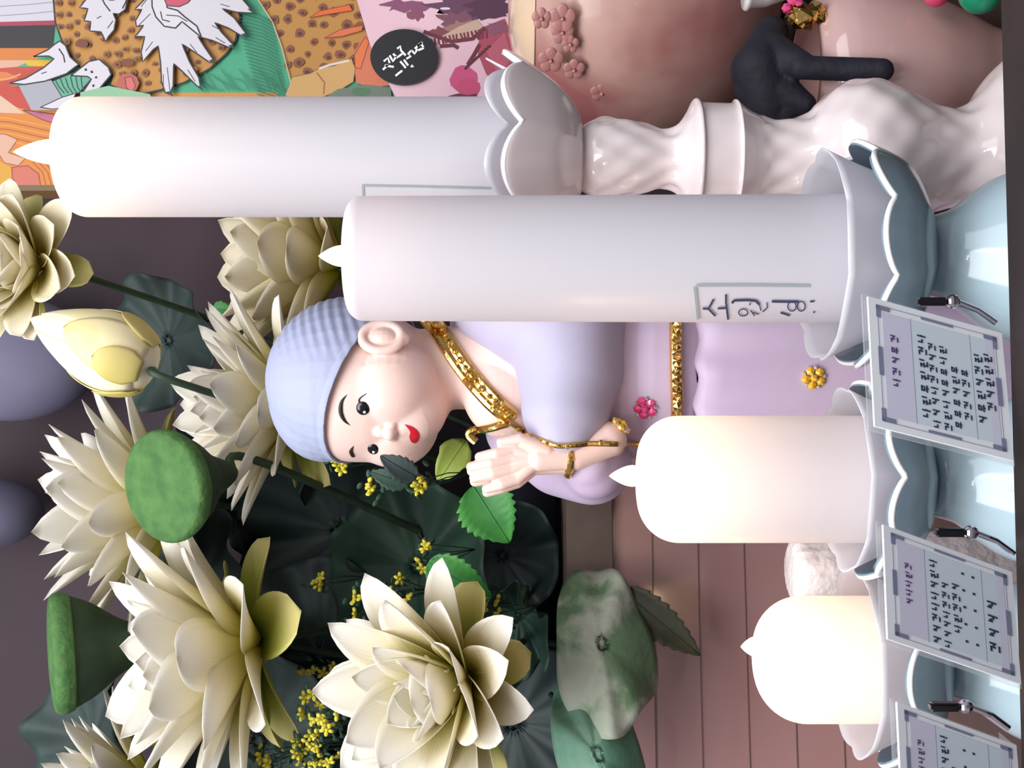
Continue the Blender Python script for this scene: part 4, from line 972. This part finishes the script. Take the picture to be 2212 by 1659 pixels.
# hair tufts, beard, tongue, claws
WH = (230, 224, 232)
D.poly([(200, -60), (195, 0), (178, 22), (196, 24), (188, 50), (202, 52), (200, 72), (224, 74), (234, 94), (240, 84), (252, 70), (256, 48), (250, 34), (262, 36), (276, 26), (282, 0), (280, -60)], WH, K, 3)
D.line([(225, 0), (232, 14), (244, 30)], K, 3); D.line([(215, 45), (225, 40)], K, 2); D.line([(238, 66), (250, 50)], K, 2); D.blob(246, 2, 14, 5, (84, 40, 60)); D.line([(276, -10), (278, 8), (270, 24)], K, 3)
D.poly([(325, -60), (322, 0), (296, 26), (312, 26), (298, 50), (300, 62), (316, 60), (298, 84), (318, 84), (310, 118), (314, 138), (336, 112), (347, 104), (352, 140), (354, 180), (362, 204), (371, 208), (379, 190), (380, 142), (400, 160), (430, 190), (438, 194), (434, 172), (414, 138), (398, 100), (426, 118), (458, 140), (464, 132), (446, 106), (432, 84), (462, 92), (500, 108), (508, 102), (482, 74), (468, 54), (498, 66), (528, 84), (534, 76), (510, 44), (484, 24), (516, 32), (552, 34), (540, 18), (520, -5), (500, -60)], WH, K, 3)
for a, b_ in (((500, 20), (480, 14)), ((480, 70), (462, 60)), ((430, 118), (415, 100)), ((372, 200), (366, 150)), ((358, 190), (358, 165)), ((320, 115), (335, 95)), ((305, 60), (330, 35)), ((310, 20), (326, 0)), ((426, 180), (410, 155)), ((490, 98), (470, 86))): D.line([a, b_], K, 1.6)
for p in ((545, 30), (531, 84), (504, 108), (462, 140), (436, 196), (371, 208)): D.poly([(p[0] - 7, p[1] - 5), (p[0] + 2, p[1] - 7), (p[0] + 9, p[1] + 5), (p[0] + 4, p[1] + 3)], (22, 60, 56))
D.poly([(332, -60), (334, 20), (342, 42), (360, 62), (384, 66), (398, 52), (440, 86), (430, 62), (404, 42), (388, 28), (366, 22), (358, -60)], (236, 230, 236), K, 3)
D.poly([(358, -60), (360, 4), (366, 18), (392, 20), (410, 12), (434, -14), (430, -60)], (216, 86, 112), K, 2); D.line([(364, 38), (390, 40), (410, 52)], K, 2); D.line([(352, 30), (356, 48), (372, 52)], K, 2.4)
D.poly([(48, 190), (118, 178), (142, 214), (148, 242), (75, 242)], (176, 176, 188)); D.poly([(120, 180), (165, 162), (206, 172), (178, 204), (142, 216)], (98, 178, 148), K, 2)
for i in range(6): D.line([(126 + i * 11, 176 - i * 2), (134 + i * 10, 192), (146 + i * 9, 206)], (24, 70, 60), 2.6)
D.poly([(80, 127), (110, 113), (126, 100), (136, 94), (148, 103), (158, 128), (176, 144), (150, 164), (104, 180), (60, 187), (27, 184), (62, 174), (100, 152), (124, 132), (112, 126)], WH, K, 3)
D.line([(134, 110), (144, 125), (147, 140)], K, 3); D.line([(96, 164), (108, 160)], K, 2)
D.poly([(160, 168), (198, 138), (220, 133), (240, 150), (246, 166), (206, 214), (180, 212), (204, 176), (196, 170)], WH, K, 3)
for p in ((192, 155), (205, 160), (214, 172), (208, 190)): D.blob(p[0], p[1], 3, 3, K)
D.poly([(95, 236), (140, 215), (170, 206), (160, 236), (120, 240)], WH, K, 2); D.poly([(180, 204), (240, 190), (330, 208), (350, 300), (180, 300)], (150, 200, 160))
obj('painting', D.bm, D.mats, pt, False)

YQ = 1.40
pk = thing('pink_print_panel', 'pale pink panel printed with dark plum branches and blossoms', 'picture', P(950, 100, YQ))
slabpoly([(750, -70), (800, 98), (858, 216), (870, 330), (1180, 330), (1180, -70)], YQ, 1.444, mat('pale_pink_lacquer', (226, 190, 200), .3, noise=(7, (216, 176, 190))), 'board', pk)
D = Paint(YQ - .0004); rp = random.Random(9)
def jag(x, y, rx, ry, c, n=22, j=.45): D.poly([(x + rx * (1 + rp.uniform(-j, j * .4)) * math.cos(2 * PI * i / n), y + ry * (1 + rp.uniform(-j, j * .4)) * math.sin(2 * PI * i / n)) for i in range(n)], c)
D.blob(1002, 172, 30, 30, (222, 86, 140), rp, .1, 14); D.blob(1012, 190, 26, 22, (214, 80, 124), rp, .1, 14)
D.poly([(1040, 60), (1090, 40), (1112, 90), (1130, 160), (1120, 230), (1050, 160), (1030, 110)], (186, 80, 104)); D.poly([(1050, 110), (1090, 70), (1104, 120), (1080, 170)], (204, 100, 122))
jag(880, 12, 62, 14, (150, 86, 120)); jag(1000, 10, 80, 34, (112, 68, 98)); jag(1060, 20, 60, 30, (92, 52, 80)); jag(985, 46, 46, 24, (138, 84, 104)); jag(900, 30, 20, 16, (150, 84, 110)); jag(950, 70, 30, 12, (140, 74, 84))
jag(1000, 60, 42, 16, (176, 128, 120)); D.poly([(955, 78), (990, 58), (1030, 42), (1044, 58), (1010, 78), (975, 92)], (220, 184, 164)); jag(1070, 60, 26, 16, (150, 90, 112))
for pts in ([(915, 68), (940, 78), (975, 90), (1020, 84), (1048, 60)], [(1010, 140), (1024, 118), (1036, 96)], [(968, 212), (990, 206), (1010, 210), (1030, 206)], [(950, 100), (980, 98), (990, 104)]): D.line(pts, (112, 44, 60), 8)
for i in range(16): x = 930 + i * 8; D.line([(x, 84 - i * 1.5), (x + 4 + rp.uniform(-4, 4), 98 - i)], (128, 50, 66), 4)
for i in range(9): x = 1004 + i * 6; D.line([(x, 150 - i * 6), (x + 8, 140 - i * 5)], (100, 34, 50), 5)
D.blob(962, 19, 12, 3, (244, 236, 236), rp, .1, 10)
obj('branch_print', D.bm, D.mats, pk, False)
c = P(874, 126, YQ); kk = YQ / F
st = thing('round_black_sticker', 'round black sticker with white handwritten letters on the pink panel', 'sticker', c)
bm = bmesh.new(); n = 48; ra = [bm.verts.new(c + Vector((60 * kk * math.sin(2 * PI * i / n), -.006, -73 * kk * math.cos(2 * PI * i / n)))) for i in range(n)]; rb = [bm.verts.new(v.co + Vector((0, .0052, 0))) for v in ra]
bm.faces.new(ra); bm.faces.new(list(reversed(rb)))
for i in range(n): bm.faces.new((ra[i], rb[i], rb[(i + 1) % n], ra[(i + 1) % n]))
obj('disc', bm, mat('satin_black_vinyl', (26, 26, 32), .35), st, False)
bm = bmesh.new(); Zs = lambda x, y: (700 + x / 2.765, y / 2.765)
f_ = lambda x, y: P(x, y, YQ) + Vector((0, -.0064, 0))
segs = [[(355, 425), (385, 395)], [(365, 400), (420, 408)], [(360, 375), (385, 355), (395, 385)], [(395, 340), (415, 375), (435, 345)], [(415, 330), (440, 352), (470, 330)], [(440, 300), (458, 285), (462, 310), (490, 340)],
        [(458, 375), (480, 400), (490, 415)], [(480, 365), (505, 400)], [(430, 462), (450, 445), (470, 430)], [(495, 360), (520, 345), (505, 330), (525, 310)], [(520, 405), (535, 405), (525, 398)], [(525, 310), (545, 330), (560, 300)],
        [(545, 300), (575, 270)], [(560, 285), (590, 262)], [(578, 262), (596, 292)], [(565, 310), (598, 295)]]
strokes(bm, f_, [[Zs(x, y) for x, y in s] for s in segs], 4.5); obj('lettering', bm, M_rim, st, False)

# ------------------------------------------------------------------ right-hand vessels
def Zx(px, Y): return HC + (1106 - px) * Y / F
k = 1.18 / F; X0 = P(0, -80, 1.18).x
jr = thing('pink_brown_jar', 'large glossy pinkish brown jar with cream shoulder behind the tall holder', 'jar', (X0, 1.18, Zx(1660, 1.18)))
M_jarp = mat('pink_brown_glaze', (186, 148, 138), .34, spec=.5, coat=.15, noise=(6, (150, 94, 92), .09))
prof = catmull([(.002, 1660), (190 * k, 1660), (250 * k, 1630), (330 * k, 1540), (368 * k, 1420), (362 * k, 1300), (318 * k, 1195), (240 * k, 1130), (150 * k, 1098)], 6)
obj('body', lathe(bmesh.new(), (X0, 1.18), [(r, Zx(p, 1.18)) for r, p in prof], 80), M_jarp, jr)
prof = catmull([(276 * k, 1152), (240 * k, 1129), (190 * k, 1108), (120 * k, 1098), (.0006, 1098)], 5)
obj('shoulder', lathe(bmesh.new(), (X0, 1.18), [(r + .0012, Zx(p, 1.18)) for r, p in prof], 80), mat('cream_glaze', (214, 186, 160), .2, coat=.5), jr)
bm = bmesh.new()
for (x, y, r_) in ((1215, 70, 26), (1232, 95, 20), (1190, 130, 30), (1240, 150, 26), (1300, 200, 28), (1330, 225, 20), (1215, 40, 30), (1170, 40, 22)):
    h = P(x, y, 1.0); d = (h - CAM).normalized()
    # nearest point on the jar: march along the view ray
    for s in range(600):
        p = CAM + d * (0.8 + s * .001); rad = math.hypot(p.x - X0, p.y - 1.18)
        if rad < 0.162: break
    nrm_ = Vector((p.x - X0, p.y - 1.18, 0)).normalized(); q = nrm_.to_track_quat('Z', 'Y')
    for i in range(5):
        a = i * 2 * PI / 5; ball(bm, p + q @ Vector((math.cos(a), math.sin(a), 0)) * r_ * .5 * k, (r_ * .5 * k, r_ * .4 * k, .0015), q, seg=12)
    bmesh.ops.create_icosphere(bm, subdivisions=1, radius=.002, matrix=Matrix.Translation(p + nrm_ * .002))
obj('painted_blossoms', bm, mat('rose_relief', (176, 122, 118), .4, coat=.1), jr)
zb = Zx(1662, 1.18)
jsd = thing('dark_stand', 'dark carved wooden stand under the pinkish brown jar', 'stand', (X0, 1.18, TABLE))
obj('column', lathe(bmesh.new(), (X0, 1.18), [(.10, TABLE), (.11, TABLE + .01), (.10, TABLE + .02), (.07, TABLE + .05), (.07, zb - .03), (.10, zb - .014), (.105, zb - .001), (.001, zb - .001)], 48), M_dark, jsd)

k = 0.93 / F; X1 = P(0, 165, .93).x
bw = thing('pink_porcelain_bowl', 'large glossy pink porcelain bowl behind the foot of the tall holder', 'bowl', (X1, .93, TABLE))
prof = catmull([(90 * k, TABLE), (96 * k, TABLE + .004), (110 * k, Zx(2120, .93)), (140 * k, Zx(2060, .93)), (172 * k, Zx(1980, .93)), (190 * k, Zx(1890, .93)), (192 * k, Zx(1820, .93)), (178 * k, Zx(1770, .93)), (150 * k, Zx(1742, .93))], 6)
obj('body', lathe(bmesh.new(), (X1, .93), prof + [(p[0] - .004 if p[0] > .01 else p[0], p[1] + .002) for p in reversed(prof[12:])] + [(.001, prof[12][1] + .003)], 80), mat('dusty_pink_porcelain', (206, 170, 168), .13, spec=.6, coat=.7, noise=(6, (198, 156, 148))), bw)
M_navy = mat('navy_black_velvet', (30, 26, 42), .75, noise=(40, (18, 16, 28)), bump=(90, .4))
bm = bmesh.new(); N_ = lambda x, y, Y: P(x, y, Y)
capsule(bm, N_(1665, 75, .90), N_(1640, 150, .885), .014, .020, 6); capsule(bm, N_(1640, 150, .885), N_(1665, 225, .885), .021, .016, 6)
capsule(bm, N_(1670, 120, .885), N_(1730, 140, .865), .016, .010, 5); capsule(bm, N_(1730, 146, .862), N_(1905, 152, .850), .0085, .0085, 14)
capsule(bm, N_(1690, 200, .88), N_(1740, 225, .87), .014, .008, 5); capsule(bm, N_(1620, 190, .89), N_(1700, 245, .88), .012, .010, 5)
me = remesh(bm, .0016, 5); tag(obj('velvet_ribbon', me, M_navy), 'navy black velvet ribbon hanging over the pink bowl', 'ribbon')
bm = bmesh.new()
for (x, y, r_, s_) in ((1735, 36, 15, 0), (1722, 22, 14, 1), (1752, 30, 12, 2), (1745, 48, 10, 3), (1765, 20, 10, 4), (1728, 46, 11, 5), (1775, 38, 9, 6), (1712, 38, 9, 7)):
    bmesh.ops.create_icosphere(bm, subdivisions=1, radius=r_ * 1.9 * .89 / F, matrix=Matrix.Translation(P(x, y, .885)) @ Matrix.Rotation(s_, 4, 'X') @ Matrix.Rotation(s_ * 2, 4, 'Z'))
gf = thing('gold_ornament', 'faceted gold ornament with pink stone above the pink bowl', 'ornament', P(1735, 36, .885)); obj('gold_cluster', bm, M_gold, gf, False)
bm = bmesh.new()
for (x, y) in ((1700, 18), (1724, 8), (1712, 2)): bmesh.ops.create_icosphere(bm, subdivisions=1, radius=.0042, matrix=Matrix.Translation(P(x, y, .88)))
obj('pink_stones', bm, M_pinkgem, gf, False)
cp = thing('white_cup', 'white rimmed cup just inside the top edge near the ornament', 'cup', P(1650, -40, .90)); c = P(1620, -30, .90)
obj('body', lathe(bmesh.new(), (c.x, c.y), [(.004, c.z - .03), (.010, c.z - .028), (.0155, c.z - .012), (.017, c.z), (.0185, c.z + .002), (.017, c.z + .004), (.001, c.z + .003)], 40), mat('white_cup_glaze', (232, 226, 222), .15), cp)
bm = bmesh.new(); ball(bm, P(2118, -18, .80), .0145, seg=24); tag(obj('green_bead', bm, mat('jade_green', (18, 128, 92), .3)), 'jade green round bead at the far right edge', 'bead')
bm = bmesh.new(); ball(bm, P(2022, -8, .86), (.0075, .0075, .009), seg=24); tag(obj('pink_bead', bm, mat('pink_bead', (206, 70, 104), .25)), 'small pink bead at the right edge beside the green one', 'bead')
